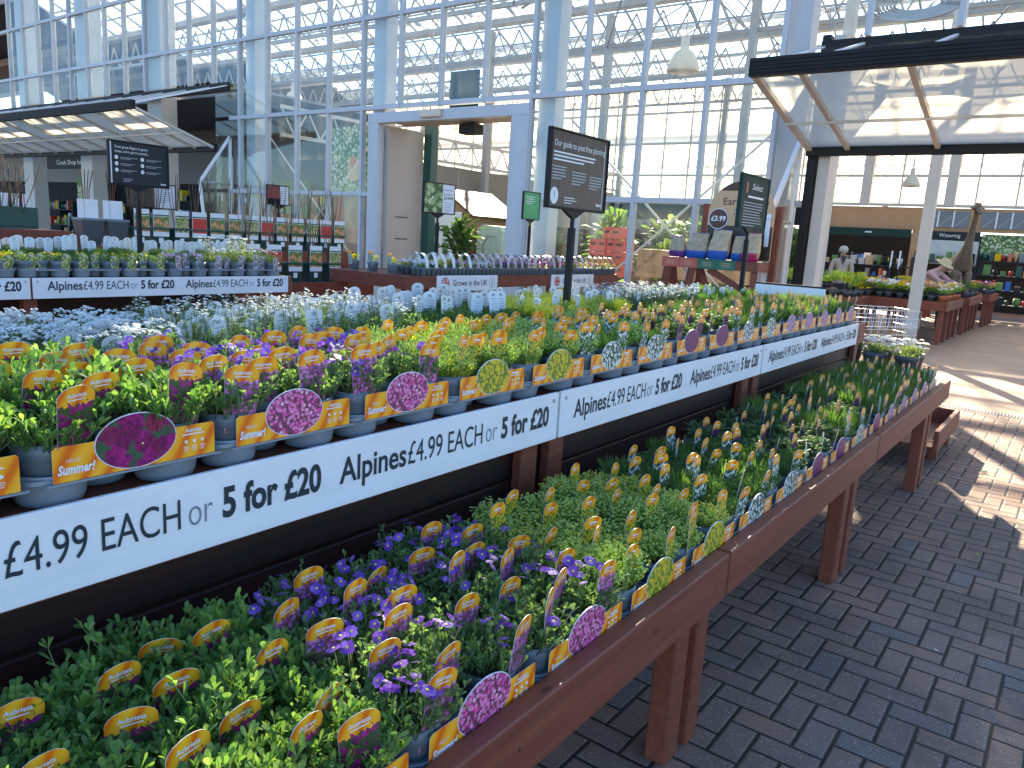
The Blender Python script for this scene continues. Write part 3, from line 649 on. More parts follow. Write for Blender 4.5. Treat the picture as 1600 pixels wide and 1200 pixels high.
post_sign('narrow dark green information sign on black post by the grassy alpines', -2.25, 5.86, 6.48, 1.71, 2.12, 6.12, 1.03, 'dkgreen', d_green, frame='dkgreen')
def d_fing(q, x, a, c, w, h):
    q.box((x - .0012, a, c), (x, a + .012, c + h), 'board')
    q.text('From green fingers to green', 0, 'board', TX(x, a + .04, c + h - .045), size=.030, width=w * .56); q.text("issues, we've got it covered...", 0, 'board', TX(x, a + .04, c + h - .078), size=.030, width=w * .58)
    for i in range(6):
        yy = a + .05 + (i // 3) * .205; zz = c + h - .115 - (i % 3) * .048
        q.ext(ell(yy, zz, .014, .015, 16), 0, x - .001, x, 'board'); q.text(str(i + 1), 0, 'dkgrey', TX(x + .0006, yy, zz - .007), size=.02, align='CENTER')
        lines(q, x, yy + .03, zz + .004, .14, 2, .011, .004, 'greyprint')
    lines(q, x, a + .10, c + .04, .08, 3, .010, .004, 'greyprint'); q.text('bents', 0, 'board', TX(x, a + w - .06, c + .012), size=.02, bold=.03, width=.045)
post_sign('dark grey six point advice sign on post over the parallel alpine bench', -6.2, 2.98, 3.47, 1.75, 2.09, 3.21, 1.06, 'dkgrey', d_fing, ft=.014)
def d_berry(q, x, a, c, w, h):
    q.box((x - .001, a, c + h * .3), (x, a + w * .6, c + h), 'pictberry'); q.box((x - .001, a, c), (x, a + w * .6, c + h * .3), 'dkshop'); q.box((x - .001, a + w * .6, c), (x, a + w, c + h), 'board'); lines(q, x + .0008, a + w * .65, c + h * .9, w * .3, 7, .028, .010, 'greyprint')
post_sign('small red berry poster on thin post behind the fruit bushes', -8.15, 5.80, 6.13, 1.74, 1.98, 5.98, 1.1, 'board', d_berry)
def d_blue(q, x, a, c, w, h): q.box((x - .001, a, c), (x, a + w * .55, c + h), 'pictdark'); lines(q, x, a + w * .6, c + h * .9, w * .36, 8, .022, .008, 'greyprint')
post_sign('pale blue price poster half hidden behind the six point sign', -8.3, 4.18, 4.72, 1.60, 1.87, 4.45, 1.1, 'board', d_blue)
def d_1499(q, x, a, c, w, h):
    q.box((x - .001, a, c), (x, a + w * .6, c + h), 'pictgreen'); yy = a + w * .64
    q.text('Senecio', 0, 'inkgrey', TX(x, yy, c + h * .78), size=.036, width=w * .30); q.text('angel', 0, 'inkgrey', TX(x, yy, c + h * .63), size=.036, width=w * .24)
    q.text('£14.99', 0, 'ink', TX(x, yy, c + h * .48), size=.04, bold=.03, width=w * .31); lines(q, x, yy, c + h * .38, w * .3, 5, .024, .007, 'greyprint')
post_sign('white shrub price poster reading 14.99 on post above the bedding packs', -5.6, 5.87, 6.36, 1.72, 2.04, 6.10, 1.1, 'board', d_1499)
def d_gp(q, x, a, c, w, h): lines(q, x, a + w * .15, c + h * .85, w * .6, 4, .03, .010, 'board')
post_sign('slim bright green poster on thin post in front of the white door jamb', -6.35, 8.62, 9.02, 1.77, 2.15, 8.82, 1.1, 'greenposter', d_gp)

# ------------------------------------------------------------------ parallel alpine bench, pots with sleeve tags
K['vye'] = ('potted_sedum', 'yellow green leafy alpine', [f_broad(200 + i, 'lf_lime', 70, .028, .016, .05) for i in range(2)], [fl_viola(i, 'p_yellow', 7, .010) for i in range(2)], TAG['gen'], 'sedum')
K['vgr'] = ('potted_saxifrage', 'dark leafy saxifrage', [f_broad(210 + i, 'lf_grass', 70, .028, .016, .05) for i in range(2)], [fl_viola(9 + i, 'p_yellow', 5, .009) for i in range(2)], TAG['gen'], 'saxifrage')
K['vli'] = ('potted_phlox', 'lilac flowering spiky alpine', [f_grass(220 + i, 'lf_dark', .10, 120, .004) for i in range(2)], [fl_viola(19 + i, 'p_lilac', 9, .016, .15) for i in range(2)], TAG['genp'], 'phlox')
K['vsp'] = ('potted_spurge', 'feathery cream topped alpine', [f_grass(230 + i, 'lf_grey', .11, 150, .003) for i in range(2)], [fl_daisy(40 + i, 'p_white', 12, .13, .005) for i in range(2)], TAG['genp'], 'spurge')
K['vta'] = ('potted_rock_cress', 'tall cream flowered rock cress', [f_grass(240 + i, 'lf_lime', .14, 110, .0035) for i in range(2)], [fl_daisy(50 + i, 'p_white', 40, .19, .006) for i in range(2)], None, 'rock cress')
def simple_bench(label, x0, x1, y0, y1, zt, rail=.14, wood_='wood', legs=3, loc=None, rz=0, deckz=None, group='red brown timber display benches', name='display_bench'):
    t = thing(name, label, 'bench', loc or (0, 0, 0), rz, group)
    for n, a, b in (('front_rail', (x1 - .045, y0, zt - rail), (x1, y1, zt)), ('back_rail', (x0, y0, zt - rail), (x0 + .045, y1, zt)),
                    ('end_rail', (x0 + .047, y0 + .002, zt - rail + .002), (x1 - .047, y0 + .047, zt - .002)), ('end_rail', (x0 + .047, y1 - .047, zt - rail + .002), (x1 - .047, y1 - .002, zt - .002))):
        q = MB(); q.bbox(a, b, wood_); q.build(n, t)
    q = MB(); n = max(2, int((x1 - x0 - .1) / .12)); dz = deckz if deckz is not None else zt - .035
    for i in range(n):
        w = (x1 - x0 - .1) / n; q.bbox((x0 + .05 + i * w, y0 + .05, dz), (x0 + .05 + i * w + w * .85, y1 - .05, dz + .028), wood_)
    q.build('deck', t)
    for i in range(legs):
        yy = y0 + .06 + (y1 - y0 - .21) * i / max(1, legs - 1)
        for xx in (x0 + .05, x1 - .14): q = MB(); q.bbox((xx, yy, 0), (xx + .085, yy + .085, dz), wood_); q.build('leg', t)
    return t
simple_bench('long timber bench running parallel to the tiered one, carrying two price boards', -7.0, -5.735, .1, 4.35, 1.065)
q = MB(); q.bbox((-6.6, .2, .05), (-6.55, 4.3, .98), 'woodshade'); q.build('back_board', bpy.data.objects['display_bench'])  # added dark board, stands in for the shade under the bench
price_board(.205, 1.995, -5.722, 'cut off alpines price board on the parallel bench, only its end showing', .925, 1.068)
price_board(2.215, 2.085, -5.722, 'whole alpines price board on the parallel bench across the aisle', .925, 1.068)
FK = ['vye', 'vye', 'vye', 'vgr', 'vgr', 'vgr', 'vli', 'vsp', 'vsp']
FC = [c for c in CELLS if c[0] < 3]; FB = [c for c in CELLS if c[0] < 4]
for i in range(8):
    k = FK[i + 1] if i < 8 else 'vsp'
    put_tray(k, (-5.75, 1.47 + i * TW, 1.068), 0, 'parallel bench', i, 4000 + i, lab=False, cells=FC)
    put_tray('whi', (-6.62, 1.47 + (i + 1) * TW, 1.068), pi, 'parallel bench rear', i, 4100 + i, lab=False, cells=FB, raise_=.05)
for i in range(3): put_pot('vta', (-6.08 + .06 * (i % 2), 3.75 + i * .16, 1.082), 0, f'{K["vta"][1]} pot at the parallel bench end, {ORD[i]} one', 'tall cream flowers on the parallel bench', 4200 + i, tagm=None)

# ------------------------------------------------------------------ bench with "Grown in the UK" boards and six packs
simple_bench('timber bench with two Grown in the UK boards in front of the entrance', -6.33, -5.2, 5.27, 9.36, 1.10, .13, legs=4)
def uk_board(y0, L, label):
    t = thing('origin_board', label, 'sign', (-5.185, y0, .945), 0, 'grown in the UK boards'); b = MB(); b.bbox((-.012, 0, 0), (0, L, .16), 'board', .002); b.build('board', t)
    q = MB(); x = .0012; k = L / .98; cy, cz, r = .125, .08, .062
    q.ext(ell(cy, cz, r, r, 28), 0, x - .001, x, 'flagblue')
    def stripe(p, m, hw, xx):
        a, b_ = Vector((0, *p[0])), Vector((0, *p[1])); d = (b_ - a).normalized(); n = Vector((0, -d.z, d.y)) * hw
        q.ext([((a + n).y, (a + n).z), ((a - n).y, (a - n).z), ((b_ - n).y, (b_ - n).z), ((b_ + n).y, (b_ + n).z)], 0, xx - .0005, xx, m)
    for sx in (-1, 1): stripe(((cy - r * .68 * sx, cz - r * .68), (cy + r * .68 * sx, cz + r * .68)), 'board', .011, x + .0006 + .0001 * sx); stripe(((cy - r * .68 * sx, cz - r * .68), (cy + r * .68 * sx, cz + r * .68)), 'red', .005, x + .0012 + .0001 * sx)
    for p in (((cy, cz - r * .98), (cy, cz + r * .98)), ((cy - r * .98, cz), (cy + r * .98, cz))): stripe(p, 'board', .018, x + .0020 + .0002 * (p[0][0] == cy)); stripe(p, 'red', .011, x + .0028 + .0002 * (p[0][0] == cy))
    q.text('Grown in the UK', 0, 'ink', TX(x, .24 * k, .055), size=.085, bold=.01, width=.56 * k)
    q.ext(ell(.88 * k, .08, .045, .055, 24), 0, x - .001, x, 'greyprint'); q.ext(ell(.88 * k, .08, .040, .050, 24), 0, x, x + .0004, 'board')
    q.ext([(.872 * k, .04), (.884 * k, .04), (.888 * k, .10), (.868 * k, .125), (.880 * k, .09)], 0, x + .0004, x + .0008, 'tee'); q.build('print', t)
uk_board(5.68, .98, 'Grown in the UK board clear in view beside the white poster post'); uk_board(7.72, .98, 'Grown in the UK board partly hidden behind the black guide sign post')
def pack_mesh():
    q = MB()
    for i in range(2):
        for j in range(3): q.lathe([(.025, 0), (.031, .075), (.034, .077), (.034, .082)], 'pot', (-.035 - j * .065, .033 + i * .064, 0), 12, True, True)
    q.box((-.20, .004, .066), (-.006, .126, .074), 'pot'); return q.mesh('tray')
PACK = pack_mesh(); PF = [f_broad(300 + i, ('lf_draba', 'lf_grass', 'lf_lime')[i], 95, .030, .016, .04) for i in range(3)]
def handle(m):
    q = MB(); n = 12
    for k in range(n):
        a0, a1 = pi * k / n, pi * (k + 1) / n
        P = lambda a, w: (-.10 - .085 * cos(a), .065 + w, .07 + .15 * sin(a))
        q.add([P(a0, -.022), P(a0, .022), P(a1, .022), P(a1, -.022)], [(0, 1, 2, 3)], m)
    return q.mesh('handle')
HAN = {m: handle(m) for m in ('gen_tagp', 'tagwhite', 'crimson', 'gen_tag')}
PFL = {m: [fl_viola(60 + i, m, 20, .014, .140, .065) for i in range(2)] for m in ('p_lilac', 'p_yellow', 'p_white', 'p_pink', 'p_red', 'p_peach', 'p_purple')}
def bedding(loc, rz, fm, hm, label, group, seed, sc=1):
    t = thing('bedding_pack', label, 'bedding plants', loc, rz, group); rng = random.Random(seed); inst('tray', PACK, t)
    inst('foliage', PF[seed % 3], t, (-.10, .065, -.015), rng.uniform(0, 6), (1.35, 1, .95)); inst('flowers', PFL[fm][seed % 2], t, (-.10, .065, -.02), rng.uniform(0, 6), (1.3, 1, 1))
    if hm: inst('handle', HAN[hm], t)
    return t
for i in range(29):
    y = 5.50 + i * .132; fm = ('p_white', 'p_yellow', 'p_lilac', 'p_white')[i // 2 % 4] if i < 9 else ('p_lilac', 'p_purple', 'p_lilac')[i % 3] if i < 18 else ('p_pink', 'p_peach', 'p_yellow')[i // 2 % 3]
    hm = 'gen_tag' if i in (4,) else 'tagwhite' if i < 6 else 'gen_tagp' if i < 15 else 'crimson' if i in (15, 16) else 'gen_tagp' if i < 23 else 'gen_tag'
    bedding((-5.20, y, 1.101), 0, fm, hm, f'bedding six pack in the front row of the entrance bench, {ORD[i]} from corner', 'front row of bedding packs', i)
    if i < 28: bedding((-5.47, y + .05, 1.101), 0, ('p_white', 'p_yellow', 'p_lilac')[(i // 3) % 3], 'tagwhite' if i % 2 else None, f'bedding six pack behind the front row of the entrance bench, {ORD[i]} along', 'second row of bedding packs', 50 + i)
for j in range(3):
    put_pot('vye', (-6.05 + j * .28, 5.36, 1.105), -pi / 2, f'yellow flowered pot on the entrance bench corner tray, {ORD[j]} from its far end', 'yellow pots on the bench corner', 4300 + j, tagm=TAG['whi'])

# ------------------------------------------------------------------ fruit bushes in green pots on a stepped stand
t = thing('stepped_stand', 'stepped brown timber stand holding rows of sleeved fruit bushes', 'bench')
for n, a, b in (('upper_deck', (-8.75, 2.6, 1.15), (-8.0, 7.1, 1.19)), ('upper_rail', (-8.0, 2.6, 1.02), (-7.96, 7.1, 1.195)), ('lower_deck', (-7.6, 4.5, .86), (-6.85, 6.35, .90)), ('lower_rail', (-6.85, 4.5, .74), (-6.81, 6.35, .905)),
                ('leg', (-8.1, 2.7, 0), (-8.01, 2.8, 1.15)), ('leg', (-8.1, 6.9, 0), (-8.01, 7.0, 1.15)), ('leg', (-6.95, 4.6, 0), (-6.86, 4.7, .86)), ('leg', (-6.95, 6.2, 0), (-6.86, 6.3, .86))):
    q = MB(); q.bbox(a, b, 'wood'); q.build(n, t)
def fruit_proto(seed, prt, sl):
    rng = random.Random(seed); P = MB(); h = .21
    P.add([(-.07, -.07, 0), (.07, -.07, 0), (.07, .07, 0), (-.07, .07, 0), (-.095, -.095, h), (.095, -.095, h), (.095, .095, h), (-.095, .095, h)], [(0, 3, 2, 1), (0, 1, 5, 4), (1, 2, 6, 5), (2, 3, 7, 6), (3, 0, 4, 7)], 'green_lid')
    P.bbox((-.10, -.10, h - .02), (.10, .10, h + .004), 'green_lid', .003); P.bbox((-.085, -.085, h), (.085, .085, h + .006), 'soil', .002)
    C = MB(); C.bbox((.090, -.085, .12), (.096, .085, .40), 'tagwhite', .002); C.box((.0962, -.082, .17), (.0972, .082, .33), prt); C.box((.0962, -.082, .335), (.0972, .082, .35), 'bottle_card'); C.box((.0975, -.03, .05), (.0985, .02, .105), 'board')
    T = MB()
    for i in range(7):
        b = disc(rng, .03); d = rdir(rng, rng.uniform(.0, .25)); L = rng.uniform(.4, .62)
        T.tube([(b.x, b.y, h), (b.x + d.x * L * .4 + rng.uniform(-.02, .02), b.y + d.y * L * .5, h + L * .5), (b.x + d.x * L, b.y + d.y * L, h + L)], .006, 'twig', 5, .003)
    return P.mesh('pot'), C.mesh('sleeve'), T.mesh('stems')
FP = [fruit_proto(i, p, 0) for i, p in enumerate(('apple', 'apple', 'gen_tag', 'card_red'))]
def fruit(x, y, z, i, label, group):
    t = thing('potted_fruit_bush', label, 'fruit bush', (x, y, z), random.Random(i).uniform(-.1, .1), group)
    for n, me in zip(('pot', 'sleeve', 'stems'), FP[i % 4]): inst(n, me, t)
for i in range(13): fruit(-8.12, 4.18 + i * .222, 1.19, i, f'sleeved fruit bush in green pot on the stand top step, {ORD[i]} from the grey planters', 'fruit bushes on the top step')
for i in range(5): fruit(-7.0, 4.75 + i * .27, .90, i + 2, f'sleeved fruit bush in green pot on the stand lower step, {ORD[i]} along', 'fruit bushes on the lower step')
for i in range(2):
    t = thing('square_planter', ('plain grey square planter with white card, nearest the shop pillar', 'plain grey square planter with white card, beside the sleeved fruit bushes')[i], 'planter', (-8.15, 3.70 + i * .25, 1.19)); q = MB()
    q.add([(-.08, -.08, 0), (.08, -.08, 0), (.08, .08, 0), (-.08, .08, 0), (-.11, -.11, .27), (.11, -.11, .27), (.11, .11, .27), (-.11, .11, .27)], [(0, 3, 2, 1), (0, 1, 5, 4), (1, 2, 6, 5), (2, 3, 7, 6), (3, 0, 4, 7), (4, 5, 6, 7)], 'potdark'); q.bbox((-.115, -.115, .25), (.115, .115, .275), 'pot', .003); q.build('pot', t)
    q = MB(); q.bbox((0, -.10, .26), (.004, .10, .46), 'board', .001); q.build('card', t); q = MB()
    for k in range(4): q.tube([(-.02 * k, .02 * k - .03, .25), (-.02 * k, .03 * k - .04, .55), (-.01, .04 * k - .05, .75)], .005, 'twig', 5)
    q.build('stems', t)
simple_bench('brown table with a raised edge at the shop end, holding a green crate', -9.4, -8.0, 1.2, 3.48, 1.33, .10, legs=2)
t = thing('crate', 'dark green crate with white cards and bare plants on the brown table', 'crate', (-8.15, 3.0, 1.335)); q = MB(); q.bbox((-.25, -.2, 0), (.1, .2, .02), 'green_lid'); q.bbox((.08, -.2, .02), (.1, .2, .2), 'green_lid'); q.bbox((-.25, -.2, .02), (-.23, .2, .2), 'green_lid'); q.bbox((-.23, -.2, .02), (.08, -.18, .2), 'green_lid'); q.bbox((-.23, .18, .02), (.08, .2, .2), 'green_lid'); q.build('box', t)
for k in range(4): q = MB(); q.bbox((.0, -.16 + k * .09, .1), (.004, -.10 + k * .09, .32), 'board', .001); q.build('card', t)
q = MB(); rng = random.Random(3)
for k in range(26): b = disc(rng, .15); d = rdir(rng, rng.uniform(0, .5)); q.tube([(b.x - .05, b.y, .1), (b.x + d.x * .2, b.y + d.y * .2, .1 + d.z * .25), (b.x + d.x * .4, b.y + d.y * .45, .1 + d.z * rng.uniform(.4, .6))], .004, 'twig', 4)
q.build('stems', t)

# ------------------------------------------------------------------ bird seed stand
t = thing('seed_stand', 'brown A-frame stand with arched kraft board and coloured card edge', 'display stand', (-3.68, 8.8, 0))
q = MB(); q.bbox((-.58, -.02, 1.29), (.62, .42, 1.40), 'wood'); q.build('shelf', t)
for i, m in enumerate(('brick_red_card', 'brick_red_card', 'bottle_card', 'bottle_card')):
    q = MB(); x0 = -.585 + i * .236; q.bbox((x0, -.030, 1.285), (x0 + .232, -.022, 1.402), m, .001)
    for j in range(3): q.box((x0 + .06, -.0312, 1.36 - j * .02), (x0 + .17, -.030, 1.366 - j * .02), 'tan')
    q.build('price_card', t)
for n, p, r in (('post', (-.27, .40, 0), (-.27, .46, 2.07)), ('post', (.64, .40, 0), (.64, .46, 2.05)), ('leg', (-.52, .02, 1.29), (-.62, -.10, 0)), ('leg', (-.50, .10, 1.29), (-.36, .30, 0)), ('leg', (-.20, .02, 1.29), (-.34, -.10, 0)), ('leg', (-.14, .1, 1.29), (.10, .35, .5)), ('brace', (.0, .05, 1.28), (.56, .2, .98)), ('leg', (.56, .05, 1.29), (.60, -.05, 0))):
    q = MB(); q.bar(p, r, .075, .075, 'wood'); q.build(n, t)
ar = [(-.30 + .45, 1.40)]; ar = [(-.20, 1.41), (.62, 1.41), (.62, 1.95)] + [(.21 + .41 * cos(pi * i / 20), 1.95 + .39 * sin(pi * i / 20)) for i in range(1, 20)] + [(-.20, 1.95)]
q = MB(); q.ext(ar, 1, .36, .34, 'tan'); b = q.build('arch_board', t)
q = MB(); top = [(.21 + .41 * cos(pi * i / 24), 1.95 + .39 * sin(pi * i / 24)) for i in range(6, 19)]; q.ext(top, 1, .3395, .3375, 'brown'); q.box((-.195, .3375, 1.42), (.615, .3395, 1.80), 'pictdark'); q.box((-.195, .336, 1.80), (.615, .3395, 1.812), 'brown')
q.text('Earth&Gro', 0, 'brown', TY(-.02, .3375, 2.06), size=.12, bold=.01, width=.56)
for j in range(2): q.box((.12, .3375, 1.995 - j * .05), (.5, .3390, 2.010 - j * .05), 'inkgrey')
q.build('print', b)
q = MB(); q.ext(ell(-.06, 1.89, .125, .125, 28), 1, .335, .328, 'tagwhite'); q.ext(ell(-.06, 1.89, .116, .116, 28), 1, .328, .326, 'brown'); q.text('£3.99', 0, 'board', TY(-.15, .3245, 1.865), size=.085, bold=.03, width=.185); q.build('price_disc', t)
def bag(x, y, w, h, lean, m2, label):
    rng = random.Random(int(x * 100) + 7); t = thing('seed_bag', label, 'seed bag', (x, y, 1.402), 0, 'bags of bird seed'); q = MB(); n = 16; R = []; fs = []
    prof = [(0, .42, .7), (.10, .52, .98), (.35, .52, 1), (.6, .48, .82), (.8, .45, .5), (.93, .45, .16), (1, .46, .05)]
    for hz, rw, rd in prof:
        for k in range(n):
            a = 2 * pi * k / n; ca, sa = cos(a), sin(a); sg = lambda v: math.copysign(abs(v) ** .6, v); R.append((w * rw * sg(ca) + lean * hz * .1 + rng.uniform(-.006, .006), .085 * rd * sg(sa) + rng.uniform(-.006, .006) + hz * .03, h * hz + rng.uniform(-.005, .005)))
    for i in range(len(prof) - 1):
        for k in range(n): a, b = i * n + k, i * n + (k + 1) % n; fs.append((a, b, b + n, a + n))
    q.add(R, fs + [tuple(range(n - 1, -1, -1))], 'bagfilm', True); q.build('bag', t)
    q = MB(); q.add([(v[0] * 1.02, v[1] * 1.03, v[2]) for v in R[:2 * n + 0]] + [(v[0] * 1.02, v[1] * 1.03, h * .30) for v in R[n:2 * n]], [(i * n + k, i * n + (k + 1) % n, (i + 1) * n + (k + 1) % n, (i + 1) * n + k) for i in range(2) for k in range(n)], m2, True); q.build('printed_band', t)
    q = MB(); q.tube([R[-n], R[-n + 4], R[-n + 8]], .006, m2, 5); q.build('zip', t)
bag(-.45 - 3.68, 8.93, .20, .26, -.3, 'purple', 'slumped seed bag with purple band at the end of the shelf'); bag(-.22 - 3.68, 8.95, .26, .30, .2, 'blue', 'clear seed bag with blue band between the purple one and the tall one')
bag(.06 - 3.68, 8.93, .25, .35, .3, 'blue', 'tall upright seed bag with blue zip in the middle of the shelf'); bag(.30 - 3.68, 8.98, .16, .29, 0, 'blue', 'slim seed bag with blue base just left of the crimson one'); bag(.46 - 3.68, 8.92, .20, .33, .1, 'crimson', 'seed bag with crimson band behind the dark green sign')

# ------------------------------------------------------------------ bench end: board, low trough, white alyssum trays, trolley
t = thing('price_board', 'plain end price board with black top edge at the far end of the bench', 'sign', (-2.24, 6.42, 1.18)); q = MB(); q.bbox((0, 0, 0), (.57, .012, .085), 'board', .002); q.build('board', t); q = MB(); q.bbox((-.005, -.003, .086), (.575, .016, .10), 'black', .002); q.build('edging', t)
t = thing('low_trough', 'low reddish timber trough on stub legs beside the bench end', 'trough')
for n, a, b in (('front_board', (-.735, 6.32, .14), (-.70, 7.45, .30)), ('back_board', (-1.25, 6.32, .14), (-1.215, 7.45, .30)), ('end_board', (-1.213, 7.41, .142), (-.737, 7.447, .298)), ('base', (-1.213, 6.34, .15), (-.737, 7.40, .17)), ('leg', (-.80, 6.70, 0), (-.738, 6.79, .149)), ('leg', (-1.21, 6.70, 0), (-1.15, 6.79, .149)), ('leg', (-.80, 7.3, 0), (-.738, 7.39, .149))): q = MB(); q.bbox(a, b, 'wood'); q.build(n, t)
simple_bench('small timber stand carrying the white alyssum trays', -1.95, -1.05, 7.55, 8.45, .52, .10, legs=2)
K['aly'] = ('potted_alyssum', 'white alyssum', [f_grass(400 + i, 'lf_grey', .07, 150, .005) for i in range(2)], [fl_cluster(50 + i, 'p_white', 20, .07, .15, .02, 10, .005) for i in range(2)], None, 'alyssum')
for i in range(6): put_pot('aly', (-1.85 + (i % 3) * .27 + .1, 7.68 + (i // 3) * .26, .53), 0, f'white alyssum pot on the small stand, {"front" if i < 3 else "back"} row, {ORD[i % 3]} from the bench', 'white alyssum pots', 4500 + i, pot=POTD).scale = (1.9, 1.9, 1.5)
t = thing('shopping_trolley', 'wire shopping trolley parked behind the white alyssum', 'trolley', (-1.85, 9.0, 0), rad(-50)); q = MB()
def wire(q, p, r): q.tube([p, r], .004, 'chrome', 5)
def tp(u, v, w): return (-.26 + .52 * u + .03 * (1 - 2 * u) * (1 - w), -.42 + .84 * v + .05 * (1 - v) * 0, .52 + .48 * w + .06 * v * (1 - w))
for i in range(11):
    for w in (0, 1): pass
    f = i / 10
    wire(q, tp(0, f, 0), tp(0, f, 1)); wire(q, tp(1, f, 0), tp(1, f, 1)); wire(q, tp(f, 0, 0), tp(f, 0, 1)); wire(q, tp(f, 1, 0), tp(f, 1, 1)); wire(q, tp(f, 0, 0), tp(f, 1, 0)); wire(q, tp(0, f, 0), tp(1, f, 0))
for i in range(6):
    w = i / 5
    for a, b in (((0, 0), (1, 0)), ((1, 0), (1, 1)), ((1, 1), (0, 1)), ((0, 1), (0, 0))): wire(q, tp(*a, w), tp(*b, w))
q.build('basket', t); q = MB(); q.tube([(-.27, -.42, 1.0), (-.27, -.52, 1.06), (.27, -.52, 1.06), (.27, -.42, 1.0)], .014, 'chrome', 8); q.build('handle', t)
q = MB(); q.bbox((-.2, -.40, 1.0), (.2, -.30, 1.02), 'white', .003); q.build('child_seat_flap', t)
for sx in (-1, 1): q = MB(); q.tube([(.25 * sx, -.40, .98), (.24 * sx, -.36, .15), (.22 * sx, .42, .13)], .013, 'chrome', 8); q.build('frame_tube', t)
for sx in (-1, 1):
    for yy in (-.36, .40): q = MB(); q.lathe([(.02, -.014), (.06, -.012), (.06, .012), (.02, .014)], 'black', n=16); o = q.build('wheel', t, (.22 * sx, yy, .06)); o.rotation_euler = (0, pi / 2, 0)

# ------------------------------------------------------------------ glass hall: facade, columns, roof
G = thing('glasshouse', 'tall white framed glass hall with ridged glass roof behind the benches', 'building')
GY = 10.0; ZT = (.04, 2.14, 3.66, 5.2, 6.55, 7.5); MX = [-3.48 - .955 * i for i in range(25)]
def part(name, a, b, m, parent=G, e=.006): q = MB(); q.bbox(a, b, m, e); return q.build(name, parent)
for i, x in enumerate(MX):
    z0 = 0 if x > -15.3 else 4.40
    if -10.6 < x < -7.6: z0 = 3.62
    part('mullion', (x - .03, GY - .055, z0), (x + .03, GY + .06, 7.5), 'frame')
for x in (-2.52, -1.57, -.61, .35, 1.3, 2.26): part('mullion', (x - .03, GY - .055, 4.06), (x + .03, GY + .06, 7.5), 'frame')
for z in ZT[1:]:
    for xa, xb in (((-10.9, -15.3), (-3.0, -7.28)) if z < 3.6 else ((-3.0, -15.3),) if z < 4.4 else ((3, -27.5),)): part('transom', (xb, GY - .045, z - .04), (xa, GY + .05, z + .04), 'frame')
part('transom', (-15.3, GY - .045, .0), (-10.9, GY + .05, .12), 'white'); part('transom', (-7.28, GY - .045, .0), (-3.0, GY + .05, .12), 'white')
def pane(x0, x1, z0, z1, m='glass', name='pane'): q = MB(); q.box((x0, GY - .004, z0), (x1, GY + .004, z1), m); return q.build(name, G)
for i in range(24):
    x1, x0 = MX[i] - .03, MX[i + 1] + .03
    for j in range(5):
        if x1 < -15.0 and j < 3: continue
        if j < 2 and i in (4, 5, 6, 7): continue
        if j == 4 and x1 > -17: continue
        pane(x0, x1, ZT[j] + .04, ZT[j + 1] - .04)
pane(-15.0, -3.0, 6.59, 7.46, name='upper_glazing'); pane(-2.98, 2.9, 4.1, 7.46, name='upper_glazing'); pane(-27.4, -15.0, 4.45, 5.16, name='upper_glazing')
for x in (-3.38, -7.12, -10.86, -14.78): part('facade_column', (x - .16, GY + .14, 0), (x + .16, GY + .42, 7.4), 'frame')
for x in (-18.6, -22.2, -25.9): part('shop_column', (x - .32, GY + .10, 0), (x + .32, GY + .5, 7.4), 'offwhite')
part('corner_post', (-3.0, GY - .10, 0), (-2.90, GY + .10, 4.1), 'black'); part('corner_post', (-2.88, GY - .05, 0), (-2.74, GY + .2, 4.1), 'offwhite')
# entrance door surround
part('door_header', (-10.9, GY - .09, 3.38), (-7.28, GY + .07, 3.56), 'frame'); part('door_post', (-10.88, GY - .09, 0), (-10.62, GY + .07, 3.38), 'frame'); part('door_post', (-7.62, GY - .09, 0), (-7.28, GY + .07, 3.38), 'frame')
d = part('door_leaf', (-10.61, GY + .08, .02), (-10.52, GY + 1.0, 3.36), 'beige')
for z in (1.35, 1.75): q = MB(); q.bbox((-10.515, GY + .3, z), (-10.505, GY + .62, z + .015), 'dkgrey', .001); q.build('slot', d)
part('door_jamb', (-10.50, GY + .98, 0), (-10.30, GY + 1.16, 3.5), 'green_lid'); part('lobby_ceiling', (-10.5, GY + .1, 3.40), (-7.6, GY + .6, 3.46), 'beige')
q = MB(); q.bbox((-9.55, GY - .16, 3.42), (-9.08, GY - .091, 3.55), 'lampshade', .03); tag(q.build('emergency_light'), 'cream bulkhead light over the glass hall entrance', 'light')
part('wall_heater', (-9.05, GY + .3, 3.20), (-8.7, GY + .55, 3.37), 'black')
